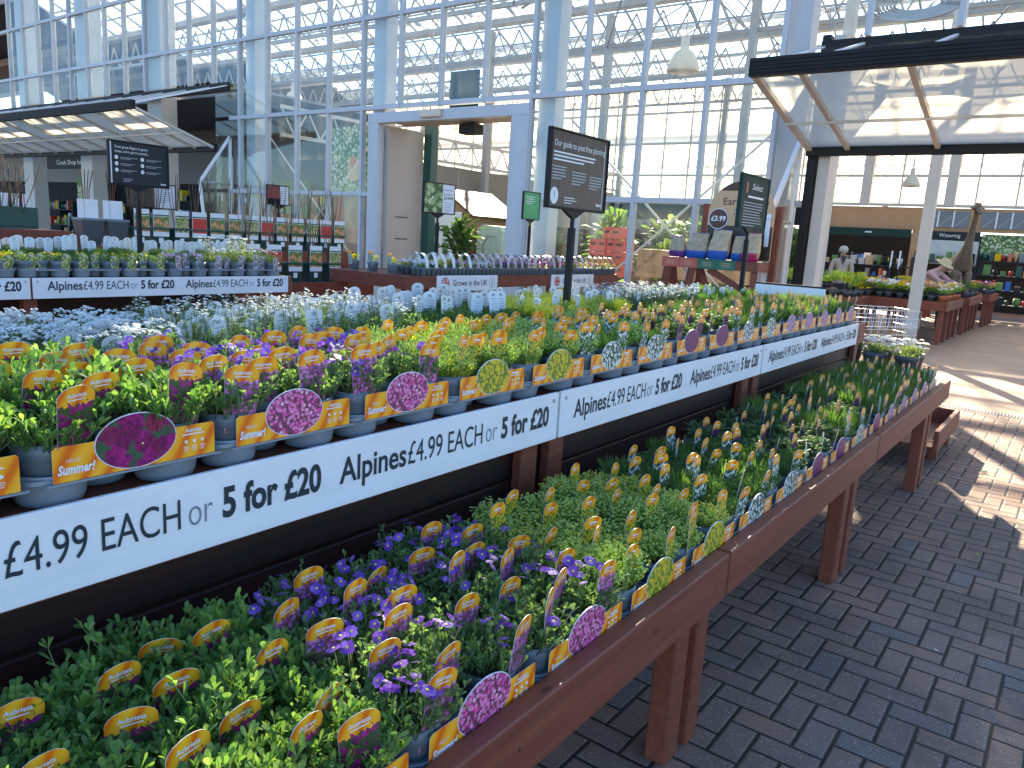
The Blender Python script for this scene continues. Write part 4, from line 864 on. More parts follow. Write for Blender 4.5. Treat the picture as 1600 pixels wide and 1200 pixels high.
# roof: 4 m bays, ridges along X
XR0, XR1, XG = -50.0, 6.0, -30.0
for b in range(6):
    RG = 'roofglass' if b < 2 else 'roofclear'; y0 = GY + 4 * b; ym = y0 + 2; zg, zr = 7.5, 8.48
    q = MB(); q.add([(XG, y0, zg), (XR1, y0, zg), (XR1, ym, zr), (XG, ym, zr)], [(0, 1, 2, 3)], RG); q.add([(XG, ym, zr), (XR1, ym, zr), (XR1, y0 + 4, zg), (XG, y0 + 4, zg)], [(0, 1, 2, 3)], RG); q.build('roof_glazing', G)
    q = MB()
    for k in range(38):
        x = XG + k * .95; q.bar((x, y0, zg - .03), (x, ym, zr - .03), .045, .06, 'galv'); q.bar((x, ym, zr - .03), (x, y0 + 4, zg - .03), .045, .06, 'galv')
    for k in range(1, 3):
        q.bar((XG, ym + 2 * k / 3, zr - .98 * k / 3 - .08), (XR1, ym + 2 * k / 3, zr - .98 * k / 3 - .08), .04, .05, 'galv')
    q.build('glazing_bars', G)
    part('ridge_beam', (XG, ym - .05, zr - .14), (XR1, ym + .05, zr - .01), 'galv')
    part('gutter_beam', (XR0, y0 + 3.86, zg - .18), (XR1, y0 + 4.14, zg - .02), 'galv')
    q = MB(); q.add([(XR0, y0, zg), (XG, y0, zg), (XG, ym, zr), (XR0, ym, zr), (XR0, y0 + 4, zg), (XG, y0 + 4, zg)], [(0, 1, 2, 3), (3, 2, 5, 4)], 'dkgrey'); q.build('roof_panel', G)
    yt = y0 + 4; q = MB(); n = 52; zA, zB = 7.15, 6.45
    q.bar((-32, yt, zB), (XR1, yt, zB), .09, .09, 'galv')
    for k in range(n):
        xa = -32 + 38 * k / n; xb = -32 + 38 * (k + .5) / n; xc = -32 + 38 * (k + 1) / n
        q.bar((xa, yt, zA), (xb, yt, zB), .035, .035, 'galv'); q.bar((xb, yt, zB), (xc, yt, zA), .035, .035, 'galv')
    q.build('lattice_girder', G)
    if b % 2 == 1:
        for x in (-14.7, -10.8, -7.0, .6): part('hall_column', (x - .09, yt - .09, 0), (x + .09, yt + .09, zg - .3), 'galv')
    for x in (-10.8, -3.2):                        # crossed rod bracing in each bay
        q = MB(); q.tube([(x, y0 + .2, 6.4), (x + 2, ym, zr - .2), (x + 3.6, y0 + 3.9, 6.5)], .022, 'galv', 5); q.tube([(x + 3.6, y0 + .2, 6.5), (x + 1.8, ym, zr - .3), (x, y0 + 3.9, 6.4)], .022, 'galv', 5); q.build('brace_rod', G)
for x in (-12.9, -9.0, -5.1):                # diagonal wind bracing behind the facade glass
    q = MB(); q.tube([(x - 1.8, GY + .5, .2), (x + 1.8, GY + .5, 3.4)], .018, 'offwhite', 6); q.tube([(x + 1.8, GY + .5, .2), (x - 1.8, GY + .5, 3.4)], .018, 'offwhite', 6)
    if not -10 < x < -8: q.build('cross_brace', G)
q = MB(); x = -14.9; q.bar((x, 11, 4.05), (x, 30, 4.05), .08, .08, 'offwhite'); q.bar((x, 11, 3.45), (x, 30, 3.45), .08, .08, 'offwhite')
for k in range(26): ya = 11 + k * .73; q.bar((x, ya, 4.05), (x, ya + .365, 3.45), .03, .03, 'offwhite'); q.bar((x, ya + .365, 3.45), (x, ya + .73, 4.05), .03, .03, 'offwhite')
q.build('lattice_girder', G)
for x0, y0 in ((-3.93, 14.0), (-2.32, 14.0)):
    c = part('hall_column', (x0, y0, 0), (x0 + .17, y0 + .17, 7.2), 'offwhite')
q = MB(); q.bbox((-3.90, 13.985, 1.96), (-3.78, 13.995, 2.2), 'teal', .001); tag(q.build('notice'), 'teal notice on the white hall column beside the canopy corner post', 'notice')
part('far_wall', (-54, 22, 0), (-30, 22.2, 7.2), 'dkgreen')
# back wall of the hall
BW = 26.0
part('back_wall', (-7.6, BW, 2.42), (5, BW + .2, 3.08), 'pine'); part('back_wall', (-30, BW, 2.42), (-7.62, BW + .2, 3.08), 'dkshop')
part('shop_front', (-30, BW + 3.5, 0), (5, BW + 3.6, 2.42), 'dkshop')
part('opal_glazing', (-30, BW + .05, 3.12), (5, BW + .08, 7.2), 'opal')
for k in range(36): part('glazing_mullion', (-30 + k, BW - .03, 3.09), (-30 + k + .05, BW + .04, 7.2), 'offwhite', e=.003)
for z in (3.09, 3.95, 5.05, 6.1): part('glazing_rail', (-30, BW - .05, z), (5, BW - .032, z + .09), 'offwhite', e=.003)
for x in (-5.9, -3.6, -1.3): part('hall_column', (x - .14, BW - .32, 3.1), (x + .14, BW - .06, 7.2), 'offwhite')
for xa, xb in ((-4.25, -3.05), (-2.75, -1.62)):
    w = part('window', (xa, BW - .03, 2.52), (xb, BW - .004, 3.0), 'pot'); q = MB()
    for k in range(1, 3): x = xa + (xb - xa) * k / 3; q.bbox((x - .02, BW - .05, 2.53), (x + .02, BW - .031, 2.99), 'white', .002)
    for k in range(3): x = xa + (xb - xa) * k / 3; q.bar((x + .05, BW - .035, 2.55), (x + .35, BW - .035, 2.85), .03, .006, 'white')
    q.build('frame', w)
part('door_hood', (-6.9, BW - .12, 2.18), (-4.5, BW - .01, 2.415), 'dkgreen'); part('door_jamb', (-4.48, BW - .1, 0), (-4.30, BW - .01, 2.415), 'pine')
q = MB(); q.bbox((-5.8, BW - .135, 2.28), (-5.6, BW - .121, 2.32), 'board', .002); q.build('door_sign', G)
q = MB(); q.bbox((-4.2, BW - .08, 1.45), (-2.7, BW - .02, 2.15), 'steel', .003)
q.build('panel_wall', G)
t = thing('banner', 'green garden photo banner over the shelving behind the giraffe', 'banner', (-2.65, BW - .1, 1.75)); q = MB(); q.bbox((0, 0, 0), (2.6, .05, .62), 'pictgreen', .002); q.build('panel', t)
t = thing('department_sign', 'dark grey Watering sign above the shop shelving', 'sign', (-4.2, BW - .1, 2.16)); q = MB(); q.bbox((0, 0, 0), (1.5, .08, .25), 'dkgrey', .004); q.build('panel', t); q = MB(); q.text('Watering', 0, 'board', TY(.45, -.003, .085), size=.15, width=.55); q.build('lettering', t)
t = thing('department_sign', 'dark Cook Shop sign behind the shop pillars', 'sign', (-32.4, 13.2, 3.0)); q = MB(); q.bbox((0, 0, 0), (3.6, .1, .52), 'dkgrey', .004); q.build('panel', t); q = MB(); q.text('Cook Shop bents', 0, 'board', TY(1.05, -.003, .14), size=.24, width=2.4); q.build('lettering', t)
# shop side walls and shelving behind the shop end
t = thing('shop_wall', 'beige panelled inner shop wall seen through the entrance', 'wall')
q = MB(); q.bbox((-15.1, 13, 0), (-14.95, 30, 3.35), 'walltan'); q.build('wall', t); q = MB()
for k in range(14): q.box((-14.952, 13.5 + k * 1.2, .1), (-14.945, 13.515 + k * 1.2, 3.3), 'offwhite')
q.build('joints', t); q = MB(); q.bbox((-14.94, 17, .1), (-14.2, 29, 1.9), 'dkshop'); q.build('shelf_unit', t)
t = thing('shop_wall', 'dark shop wall with beige band behind the open folding door', 'wall')
for n, a, b, m in (('wall', (-62, 14.5, 0), (-15.2, 14.6, 2.6), 'dkshop'), ('band', (-62, 14.45, 2.6), (-15.2, 14.6, 4.3), 'potdark'), ('soffit', (-62, 10.6, 4.3), (-15.2, 14.6, 4.36), 'pot')): q = MB(); q.bbox(a, b, m); q.build(n, t)
for i, (xa, xb, z0, z1, m, lab) in enumerate(((-31.6, -29.6, 1.5, 2.75, 'pictgreen', 'large green vegetable photo banner below the Cook Shop sign'), (-27.4, -26.6, 1.4, 2.7, 'greenposter', 'green banner between the two shop pillars'), (-19.0, -17.7, 1.2, 2.7, 'greenposter', 'green banner beside the bracing screen'))):
    t = thing('banner', lab, 'banner', (xa, 14.0, z0)); q = MB(); q.bbox((0, 0, 0), (xb - xa, .03, z1 - z0), m, .002); q.build('panel', t); q = MB(); q.bbox((0, -.006, z1 - z0 - .3), (xb - xa, -.001, z1 - z0), 'tee', .001); q.build('heading', t)
def shelf(x0, x1, y, zs, label, seed, mats, d=.4):
    t = thing('shop_shelving', label, 'shelving', (x0, y, 0)); rng = random.Random(seed); q = MB(); q.bbox((-.03, 0, 0), (0, d, zs[-1] + .3), 'dkgrey'); q.bbox((x1 - x0, 0, 0), (x1 - x0 + .03, d, zs[-1] + .3), 'dkgrey'); q.build('frame', t)
    for z in zs:
        q = MB(); q.bbox((.001, 0, z), (x1 - x0 - .001, d, z + .03), 'dkgrey'); q.build('shelf', t)
        q = MB(); x = .05
        while x < x1 - x0 - .2:
            w = rng.uniform(.07, .2); h = rng.uniform(.12, .3); m = rng.choice(mats)
            if rng.random() < .5: q.lathe([(w * .35, 0), (w * .5, h * .6), (w * .45, h)], m, (x + w / 2, .16, z + .031), 8)
            else: q.bbox((x, .05, z + .031), (x + w, .25, z + .031 + h), m)
            x += w + rng.uniform(.02, .09)
        o = q.build('stock', t); o['kind'] = 'stuff'
GM = ['green_lid', 'tagwhite', 'red', 'pot', 'tan', 'dkgrey', 'terracotta', 'blue', 'tee', 'p_yellow']
shelf(-4.2, -2.75, 25.3, (.5, 1.0, 1.5), 'watering shelves stocked with cans under the Watering sign', 1, GM); shelf(-2.6, .2, 25.3, (.4, .8, 1.2, 1.6), 'tall shelving with green and red pots behind the giraffe', 2, GM + ['green_lid', 'red'])
shelf(-6.9, -5.0, 27.5, (.4, .9, 1.4), 'dim shelving inside the dark doorway', 3, GM); shelf(-31.8, -29.2, 13.4, (.6, 1.1, 1.55), 'shop shelves under the green photo banner', 4, GM); shelf(-21.2, -16.2, 13.4, (.5, 1.0, 1.5, 2.0), 'hanging goods shelves behind the fruit bushes', 5, GM)
shelf(-25.2, -22.8, 11.4, (.5, 1.0, 1.5), 'shop shelves between the two shop pillars', 8, GM); shelf(-21.6, -19.0, 11.2, (.5, 1.0, 1.45, 1.9), 'shop shelves right of the second shop pillar', 9, GM); shelf(-31.5, -26.6, 11.6, (.5, 1.0, 1.5), 'shop shelves beside the first shop pillar', 10, GM)
shelf(-13.6, -10.2, 24.2, (.4, .9, 1.4), 'far shelving seen through the entrance', 6, GM); shelf(-7.2, -3.9, 23.0, (.3, .8, 1.3), 'shelving behind the bird seed stand glass', 7, ['tan', 'tee', 'dkgreen', 'pine', 'offwhite'])
# left-hand inside items seen through glass
t = thing('banner', 'red hanging banner behind the glass near the crossed rods', 'banner', (-16.3, 13.6, .9)); q = MB(); q.bbox((0, 0, 0), (1.25, .03, 1.45), 'redposter', .002); q.build('panel', t)
t = thing('banner', 'tall green banner with white sideways lettering behind the glass', 'banner', (-13.9, 11.6, 2.2)); q = MB(); q.bbox((0, 0, 0), (1.5, .03, 1.45), 'pictgreen', .002); q.build('panel', t)
q = MB(); q.text('Grow your own', 0, 'board', Matrix.Translation((.16, -.004, .05)) @ FY @ Matrix.Rotation(pi / 2, 4, 'Z'), size=.17, width=1.2); q.ext(ell(.75, .55, .22, .25, 24), 1, -.003, -.001, 'tan'); q.ext(ell(.72, .72, .10, .12, 18), 1, -.005, -.003, 'terracotta'); q.build('print', t)
t = thing('timber_panel', 'upright timber panel leaning behind the glass left of the entrance', 'panel', (-12.35, 11.6, 0)); q = MB(); q.bbox((0, 0, 0), (.38, .06, 2.1), 'pine'); q.build('plank', t)
t = thing('garden_shed', 'pale timber garden shed with white poster of green tops on its front', 'shed', (-13.6, 14, 0))
q = MB(); q.bbox((0, .1, 0), (1.72, 1.8, 1.95), 'pine'); q.build('wall', t); q = MB(); q.ext([(0, 1.95), (1.72, 1.95), (.86, 2.5)], 1, 1.78, .12, 'pine'); q.build('gable', t)
for sx in (-1, 1): q = MB(); q.ext([(.86, 2.52), (.86 + sx * 1.02, 1.90), (.86 + sx * 1.02, 1.95), (.86, 2.57)], 1, 1.9, 0, 'shedroof'); q.build('roof', t)
for x in (0, 1.62): q = MB(); q.bbox((x, .04, 0), (x + .1, .099, 1.95), 'pine'); q.build('corner_batten', t)
t = thing('poster_board', 'white poster of twelve green tops on the shed front', 'poster', (-13.4, 14.02, .3)); q = MB(); q.bbox((0, 0, 0), (1.30, .015, 1.72), 'board', .002); q.build('panel', t); q = MB()
for r in range(3):
    for c in range(4):
        x, z = .10 + c * .30, 1.12 - r * .42; q.ext([(x + .03, z), (x + .20, z), (x + .20, z + .16), (x + .23, z + .14), (x + .23, z + .24), (x + .17, z + .27), (x + .06, z + .27), (x - .0, z + .24), (x - .0, z + .14), (x + .03, z + .16)], 1, 0, -.003, 'tee'); q.box((x, -.002, z - .06), (x + .22, 0, z - .045), 'greyprint')
q.build('print', t)
t = thing('cover_tent', 'pale green fleece cover tent beside the shed', 'plant cover', (-11.75, 14.2, 0)); q = MB(); q.ext([(0, 0), (.75, 0), (.75, 1.6), (.66, 1.72), (.15, 1.75), (0, 1.65)], 1, .8, 0, 'sleeve'); q.build('cover', t); q = MB(); q.tube([(.2, -.01, .1), (.2, -.01, 1.3), (.35, -.01, 1.5), (.6, -.01, 1.5)], .012, 'greyprint', 6); q.build('zip', t)
for k in range(5):
    q = MB(); q.bbox((-14.15 + k * .11, 13.8, .3), (-14.07 + k * .11, 13.86, 2.0), 'red' if k % 2 == 0 else 'board', .004); tag(q.build('garden_tool'), 'red or white boxed garden tool hanging by the shed', 'tool', 'tools hanging by the shed')
for r in range(4):
    for c in range(4 - (r > 2) * 2):
        t = thing('crate', f'red plastic crate behind the facade glass, layer {r + 1} up, stack {c + 1} along', 'crate', (-7.05 + c * .17 + (r > 2) * .25, 11.6, .95 + r * .21), 0, 'red crates behind the glass'); q = MB(); q.bbox((0, 0, 0), (.165, .4, .20), 'red', .006); q.build('body', t); q = MB(); q.bbox((.03, -.004, .10), (.13, -.001, .14), 'dkshop', .001); q.build('hand_hole', t)
simple_bench('pale timber display box with straw coloured goods behind the glass', -6.0, -4.2, 11.4, 12.6, 1.45, .45, 'woodpale', 2, group=None)
t = thing('hanging_board', 'dark green board hanging high behind the entrance glass', 'board', (-11.0, 12.2, 4.0)); q = MB(); q.bbox((0, 0, 0), (.75, .05, .72), 'dkgreen', .004); q.build('panel', t); q = MB(); q.tube([(.1, .02, .72), (.1, .02, 3.2)], .006, 'steel', 5); q.build('wire', t); q = MB(); q.tube([(.65, .02, .72), (.65, .02, 3.2)], .006, 'steel', 5); q.build('wire', t)
def lamp(x, y, z, sc, label, m='lampshade'):
    t = thing('pendant_lamp', label, 'lamp', (x, y, z), 0, 'bell shaped pendant lamps'); q = MB(); q.lathe([(.26 * sc, 0), (.27 * sc, .01), (.25 * sc, .12 * sc), (.16 * sc, .30 * sc), (.07 * sc, .36 * sc), (.07 * sc, .56 * sc), (.02, .58 * sc)], m, n=24); q.build('shade', t); q = MB(); q.tube([(0, 0, .57 * sc), (0, 0, 6.9 - z)], .012, 'offwhite', 6); q.build('cord', t)
lamp(-6.75, 14, 4.75, 1.15, 'large bell lamp hanging above the bird seed stand'); lamp(-18.4, 14, 4.75, 1, 'bell lamp near the open folding door at the shop end'); lamp(-13.2, 14, 3.85, .9, 'cream bell lamp seen inside the entrance'); lamp(-4.2, 19.5, 3.85, .85, 'cream bell lamp just under the big canopy edge'); lamp(-4.0, 22, 3.35, .8, 'small bell lamp lower than the one at the canopy edge')
t = thing('hose_reel', 'blue grey coiled hose hanging high behind the canopy', 'hose reel', (-2.3, 11.2, 4.75)); q = MB()
for k in range(7): q.tube([(.55 * cos(a * pi / 12) * (1 - k * .08), .1 + k * .01, .22 * sin(a * pi / 12) * (1 - k * .09)) for a in range(25)], .02, 'steel', 6)
q.build('coil', t); q = MB(); q.tube([(0, .1, .2), (0, .1, 2.6)], .01, 'steel', 5); q.build('chain', t)

# ------------------------------------------------------------------ bi-fold canopy doors, folded outwards
def bifold(x0, x1, hz, ay, az, by, bz, xs, label):
    t = thing('folding_canopy_door', label, 'canopy door')
    q = MB(); q.bbox((x0, GY - .12, hz - .13), (x1, GY - .06, hz + .05), 'black'); q.build('hinge_beam', t)
    q = MB(); q.bbox((x0, ay - .10, az - .11), (x1, ay, az + .06), 'black')
    for k in range(4): q.bbox((x0 + .01, ay - .108, az - .09 + k * .035), (x1 - .01, ay - .1005, az - .078 + k * .035), 'dkshop', .002)
    q.build('fold_beam', t)
    q = MB(); q.bbox((x0, by - .07, bz - .10), (x1, by + .02, bz + .06), 'black'); q.build('bottom_beam', t)
    q = MB(); q.add([(x0, GY - .12, hz - .03), (x1, GY - .12, hz - .03), (x1, ay, az), (x0, ay, az)], [(0, 1, 2, 3)], 'pane'); q.build('upper_sheet', t)
    q = MB(); q.add([(x0, ay, az - .06), (x1, ay, az - .06), (x1, by - .07, bz), (x0, by - .07, bz)], [(0, 1, 2, 3)], 'poly'); q.build('lower_sheet', t)
    for x in xs:
        w = .07 if x in (xs[0], xs[-1]) else .05
        q = MB(); q.bar((x, ay, az - .08), (x, by - .07, bz - .02), w, .05, 'offwhite'); q.build('rafter', t)
        q = MB(); q.bar((x, ay, az + .01), (x, GY - .12, hz - .02), .035, .02, 'white'); q.build('top_bar', t)
    f = .55; q = MB(); q.bar((x0, ay + (by - ay) * f, az - .09 + (bz - az) * f), (x1, ay + (by - ay) * f, az - .09 + (bz - az) * f), .03, .03, 'offwhite'); q.build('purlin', t)
    return t
bifold(-3.0, 3.2, 3.98, 7.78, 3.32, 9.88, 2.80, (-2.965, -2.52, -1.57, -.61, .35, 1.3, 2.26, 3.165), 'large folding canopy door with glazed panels over the hall opening near the paving')
bifold(-27.4, -15.2, 4.33, 7.88, 3.62, 9.60, 3.02, [-27.36] + [-26.4 + .955 * i for i in range(12)] + [-15.24], 'long folding canopy door over the shop opening beyond the fruit bushes')
def screen(x, ya, za, yb, label):
    t = thing('wind_screen', label, 'screen', (x, 0, 0), 0, 'bent glazed wind screens'); P = [(GY - .06, za + 1.0), (ya, za), (ya + .25, 0.05), (GY - .06, .05)]
    q = MB(); q.ext(P, 0, -.004, .004, 'pane'); q.build('glass', t)
    for a, b in zip(P, P[1:] + P[:1]): q = MB(); q.bar((0, *a), (0, *b), .05, .05, 'white'); q.build('frame_bar', t)
    q = MB(); q.tube([(0, ya, za), (0, GY - .06, za)], .018, 'steel', 6); q.build('strut', t)
screen(-15.25, 9.22, 2.27, 9.5, 'bent glazed wind screen at the end of the shop canopy'); screen(-3.12, 9.12, 1.90, 9.4, 'bent glazed wind screen beside the big canopy corner post')

# ------------------------------------------------------------------ bedding tables in the open hall
def hall_table(x0, x1, y0, y1, label, fms, grp, n0, dens=.20, tall=1.0, lf=0):
    simple_bench(label, x0, x1, y0, y1, .80, .17, legs=4, name='bedding_table', group='bedding tables in the hall')
    q = 0; y = y0 + .14; row = 0
    while y < y1 - .08:
        x = x1 - .12; c = 0
        while x > x0 + .08:
            rng = random.Random(n0 + q); fm = fms[int((x1 - x) / (x1 - x0) * len(fms) * .999)] if isinstance(fms[0], str) else rng.choice(fms[min(len(fms) - 1, int((y - y0) / (y1 - y0) * len(fms)))])
            t = thing('bedding_pot', f'bedding pot on the {grp} table, row {row + 1} along, {ORD[c]} from the aisle', 'bedding plant', (x + rng.uniform(-.02, .02), y, .80), rng.uniform(0, 6), 'pots on the ' + grp + ' table')
            s = rng.uniform(1.35, 1.8); inst('pot', POTT if (c == 0 and lf == 0) else POTD, t, sc=(1.15, 1.15, 1)); inst('foliage', PF[(q + lf) % 3], t, (0, 0, 0), rng.uniform(0, 6), (s * 1.3, s * 1.3, s * tall))
            if fm: inst('flowers', PFL[fm][q % 2], t, (0, 0, (s - 1) * .06 + (tall - 1) * .1), rng.uniform(0, 6), (s, s, s))
            q += 1; c += 1; x -= dens
        row += 1; y += dens
hall_table(-3.75, -2.0, 16.05, 18.3, 'nearest bedding table in the hall, yellow violas along its edge', [('p_yellow', 'p_white', 'p_yellow', 'p_purple', 'p_peach')], 'yellow viola', 5000, .185, 1.1)
hall_table(-3.6, -1.95, 18.9, 21.2, 'second bedding table along the hall aisle, leafy with peach flowers', [(None, 'p_yellow', None), ('p_peach', 'p_pink', None)], 'leafy second', 6000, .27, 1.4, 1)
hall_table(-3.5, -1.85, 21.8, 24.0, 'third bedding table along the hall aisle, salmon flowers', [('p_peach', 'p_pink', 'p_red')], 'salmon third', 7000, .30, 1.1, 1)
hall_table(-5.3, -3.3, 14.5, 15.9, 'bedding table with bright green foliage beside the white hall column', [(None,)], 'bright green', 8000, .25, 1.9, 2)
hall_table(-6.9, -4.6, 17.0, 18.6, 'bedding table with pink primroses in front of the doorway', [('p_pink', 'p_red', 'p_lilac', 'p_white')], 'pink primrose', 9000, .26, 1.0, 1)
for i, (x, y) in enumerate(((-3.05, 16.8), (-3.35, 17.6))):
    t = thing('price_holder', ('thin black price holder near the end of the viola table', 'thin black price holder farther along the viola table')[i], 'sign', (x, y, .84)); q = MB(); q.tube([(0, 0, 0), (0, 0, .55)], .012, 'black', 6); q.build('post', t); q = MB(); q.bbox((-.01, -.06, .5), (.0, .06, .85), 'tagwhite', .002); q.build('card', t)

# ------------------------------------------------------------------ people and the giraffe
def skin(name, joints, edges, mats, parent=None, loc=(0, 0, 0), rz=0, lev=2, matfn=None):
    me = bpy.data.meshes.new(name); names = list(joints); me.from_pydata([joints[n][:3] for n in names], [(names.index(a), names.index(b)) for a, b in edges], [])
    o = bpy.data.objects.new(name, me); COL.objects.link(o); m = o.modifiers.new('s', 'SKIN'); m.use_smooth_shade = True
    for i, n in enumerate(names):
        r = joints[n][3]; r = r if isinstance(r, tuple) else (r, r); me.skin_vertices[0].data[i].radius = r; me.skin_vertices[0].data[i].use_root = i == 0
    u = o.modifiers.new('u', 'SUBSURF'); u.levels = u.render_levels = lev
    bpy.context.view_layer.update(); dg = bpy.context.evaluated_depsgraph_get(); nm = bpy.data.meshes.new_from_object(o.evaluated_get(dg)); bpy.data.objects.remove(o)
    nm.materials.clear()
    for k in mats: nm.materials.append(MT[k])
    for p in nm.polygons:
        p.use_smooth = True
        if matfn: p.material_index = matfn(p.center)
    return inst(name, nm, parent, loc, rz)
def person(label, loc, rz, J, E, mats, matfn, hair):
    t = thing('person', label, 'person', loc, rz); skin('body', J, E, mats, t, matfn=matfn); hair(t); return t
J = {'pelvis': (0, 0, .92, (.15, .12)), 'waist': (0, .01, 1.08, (.15, .115)), 'chest': (0, .02, 1.30, (.17, .12)), 'neck0': (0, .02, 1.46, .07), 'neck': (0, -.0, 1.52, .055), 'head': (0, -.02, 1.62, (.075, .09)), 'top': (0, -.02, 1.72, (.06, .07)),
     'nose': (0, -.115, 1.60, .012)}
for s_, k in ((-1, 'l'), (1, 'r')):
    J.update({k + 'sh': (.20 * s_, .02, 1.41, .07), k + 'el': (.26 * s_, .0, 1.13, .055), k + 'wr': (.22 * s_, -.16, .93, .035), k + 'palm': (.20 * s_, -.23, .89, (.035, .02)), k + 'f1': (.185 * s_, -.29, .86, .011), k + 'f2': (.20 * s_, -.30, .855, .011), k + 'f3': (.215 * s_, -.295, .855, .011), k + 'f4': (.228 * s_, -.28, .86, .010), k + 'th': (.165 * s_, -.25, .895, .012),
              k + 'hip': (.09 * s_, 0, .86, .095), k + 'kn': (.10 * s_, -.01, .48, .065), k + 'an': (.10 * s_, .02, .09, .045), k + 'toe': (.11 * s_, -.14, .035, (.045, .03))})
E = [('pelvis', 'waist'), ('waist', 'chest'), ('chest', 'neck0'), ('neck0', 'neck'), ('neck', 'head'), ('head', 'top'), ('head', 'nose')]
for k in 'lr': E += [('chest', k + 'sh'), (k + 'sh', k + 'el'), (k + 'el', k + 'wr'), (k + 'wr', k + 'palm')] + [(k + 'palm', k + f) for f in ('f1', 'f2', 'f3', 'f4', 'th')] + [('pelvis', k + 'hip'), (k + 'hip', k + 'kn'), (k + 'kn', k + 'an'), (k + 'an', k + 'toe')]
def hair1(t):
    q = MB(); q.lathe([(.098, 0), (.112, .05), (.105, .10), (.075, .145), (.02, .165)], 'hair', (0, .012, 1.615), 14); q.build('hair', t)
    q = MB()
    for s_ in (-1, 1): q.lathe([(.004, 0), (.009, .004), (.004, .012)], 'ink', (.032 * s_, -.112, 1.622), 8)
    q.build('eyes', t); q = MB(); q.ext([(-.075, 1.52), (.075, 1.52), (.0, 1.30)], 1, -.11, -.122, 'ink'); q.build('dark_scarf', t)
person('person with grey hair in a pale jacket and dark scarf standing behind the pink primroses', (-5.05, 20.6, 0), rad(25), J, E, ['jacket', 'skin', 'trouser'], lambda c: 1 if c.z > 1.49 or (c.z < .93 and c.y < -.15 and abs(c.x) > .14) else 2 if c.z < .84 else 0, hair1)
J2 = dict(J)
def lean(p): x, y, z, r = p; k = rad(42); zz, yy = z - .92, y; return (x, yy * cos(k) - zz * sin(k), .92 + zz * cos(k) + yy * sin(k) * .5, r)
for k in list(J2):
    if J2[k][2] > .95: J2[k] = lean(J2[k])
for s_, k in ((-1, 'l'), (1, 'r')):
    dx = .05 * s_; J2.update({k + 'el': (.25 * s_, -.52, 1.14, .045), k + 'wr': (.16 * s_, -.75, 1.08, .032), k + 'palm': (.15 * s_, -.83, 1.07, (.03, .02)), k + 'f1': (.13 * s_, -.89, 1.06, .010), k + 'f2': (.145 * s_, -.905, 1.06, .010), k + 'f3': (.16 * s_, -.90, 1.06, .010), k + 'f4': (.175 * s_, -.885, 1.06, .009), k + 'th': (.115 * s_, -.85, 1.09, .011)})
hx, hy, hz, _ = J2['head']
def hair2(t):
    q = MB(); q.lathe([(.20, 0), (.19, .012), (.115, .02), (.10, .10), (.05, .12)], 'straw', (0, 0, 0), 20); o = q.build('straw_hat', t, (hx, hy, hz + .05)); o.rotation_euler = (rad(30), 0, 0)
person('person in a straw hat and pink top bending to reach among the bedding tables', (-2.95, 18.62, 0), rad(75), J2, E, ['pinktop', 'skin', 'trouser'], lambda c: 2 if c.z < .90 and c.y > -.4 else 1 if (c.y < -.62) or (c.y < -.42 and c.z > 1.28) else 0, hair2)
JG = {'rump': (.42, 0, 1.42, (.20, .17)), 'belly': (.05, 0, 1.45, (.23, .19)), 'chest': (-.28, 0, 1.58, (.20, .16)), 'n1': (-.42, 0, 1.78, .12), 'n2': (-.52, 0, 2.10, .075), 'n3': (-.62, 0, 2.42, .06), 'n4': (-.66, 0, 2.60, .055), 'poll': (-.70, 0, 2.68, .06), 'cheek': (-.80, 0, 2.63, (.05, .045)), 'muzzle': (-.95, 0, 2.55, (.035, .03)),
      'h1': (-.68, .04, 2.80, .014), 'h2': (-.68, -.04, 2.80, .014), 'e1': (-.66, .14, 2.68, .018), 'e2': (-.66, -.14, 2.68, .018), 't1': (.62, 0, 1.36, .025), 't2': (.66, 0, 1.05, .018), 't3': (.66, 0, .88, .03)}
EG = [('belly', 'rump'), ('belly', 'chest'), ('chest', 'n1'), ('n1', 'n2'), ('n2', 'n3'), ('n3', 'n4'), ('n4', 'poll'), ('poll', 'cheek'), ('cheek', 'muzzle'), ('poll', 'h1'), ('poll', 'h2'), ('poll', 'e1'), ('poll', 'e2'), ('rump', 't1'), ('t1', 't2'), ('t2', 't3')]
for s_, k in ((-1, 'a'), (1, 'b')):
    JG.update({k + 'fs': (-.30, .13 * s_, 1.35, .10), k + 'fk': (-.30, .13 * s_, .72, .055), k + 'ff': (-.29, .13 * s_, .10, .035), k + 'fh': (-.32, .13 * s_, .03, .045), k + 'hs': (.46, .13 * s_, 1.25, .12), k + 'hk': (.36, .14 * s_, .98, .075), k + 'hh': (.54, .14 * s_, .62, .045), k + 'hf': (.47, .14 * s_, .10, .035), k + 'ho': (.44, .14 * s_, .03, .045)})
    EG += [('chest', k + 'fs'), (k + 'fs', k + 'fk'), (k + 'fk', k + 'ff'), (k + 'ff', k + 'fh'), ('rump', k + 'hs'), (k + 'hs', k + 'hk'), (k + 'hk', k + 'hh'), (k + 'hh', k + 'hf'), (k + 'hf', k + 'ho')]
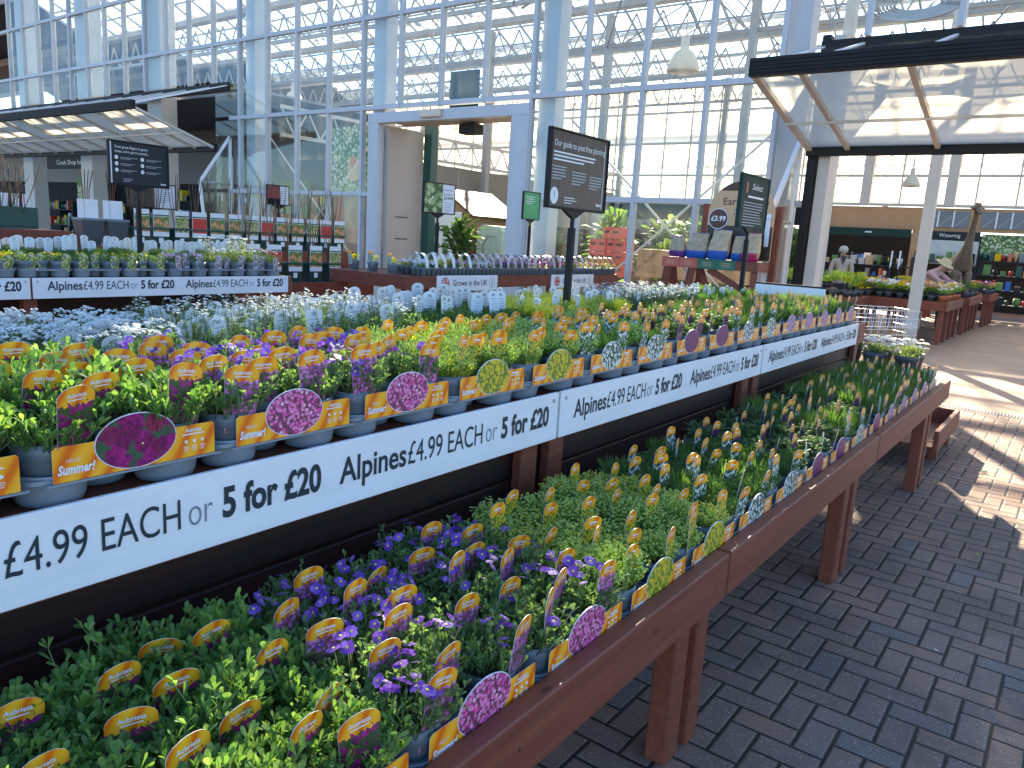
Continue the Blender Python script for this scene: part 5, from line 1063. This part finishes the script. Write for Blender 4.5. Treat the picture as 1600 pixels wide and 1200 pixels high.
t = thing('giraffe_sculpture', 'dark bronze giraffe sculpture standing behind the bedding tables', 'sculpture', (-2.36, 19.6, 0), rad(112)); skin('body', {k: JG[k] for k in ['belly'] + [x for x in JG if x != 'belly']}, EG, ['bronze'], t)

# leafy indoor plants behind the lower facade glass
IP = []
for i in range(3):
    rng = random.Random(900 + i); q = MB()
    for k in range(260):
        b = disc(rng, .10); d = rdir(rng, rng.uniform(.1, 1.2)); leaf(q, b + Vector((0, 0, .35 + rng.uniform(0, .6))) + d * .12, d, rng.uniform(.15, .3), .07, ('lf_dark', 'lf_grass', 'lf_grey')[i], rng, .7)
    f = q.mesh('foliage'); q = MB()
    for k in range(6): d = rdir(rng, rng.uniform(0, .4)); q.tube([(0, 0, .25), (d.x * .3, d.y * .3, .6), (d.x * .4, d.y * .4, .95)], .012, 'stem', 5, .006)
    IP.append((f, q.mesh('stems')))
q = MB(); q.lathe([(.11, 0), (.15, .26), (.155, .27), (.155, .30), (.14, .30), (.13, .26)], 'terracotta', n=16, cap1=True); IPOT = q.mesh('pot')
n = 0
for y in (13.6, 15.2, 17.0, 19.0):
    for x in (-11.2, -7.4, -6.6, -5.9):
        rng = random.Random(n + 31); t = thing('potted_foliage_plant', f'leafy indoor plant on the hall floor behind the facade glass, {ORD[n]} counted from the entrance', 'house plant', (x + rng.uniform(-.25, .25), y + rng.uniform(-.4, .4), .004), rng.uniform(0, 6), 'indoor plants behind the facade glass'); k = rng.uniform(1.2, 1.9); t.scale = (k, k, k)
        inst('pot', IPOT, t); inst('foliage', IP[n % 3][0], t); inst('stems', IP[n % 3][1], t); n += 1

# fallen leaves and petals on the paving
for i in range(26):
    rng = random.Random(i + 70); q = MB(); leaf(q, (0, 0, 0), (1, 0, .05), rng.uniform(.015, .045), rng.uniform(.008, .02), rng.choice(['lf_lime', 'twig', 'lf_grey', 'p_white', 'twig']), rng, -.1)
    x, y = (rng.uniform(-.68, .15), rng.uniform(1.6, 6.2)) if i < 20 else (rng.uniform(-.6, .6), rng.uniform(6.5, 9))
    o = tag(q.build('fallen_leaf', None, (x, y, .006), rng.uniform(0, 6)), 'tiny dry leaf or petal lying on the block paving', 'leaf', 'fallen leaves on the paving')
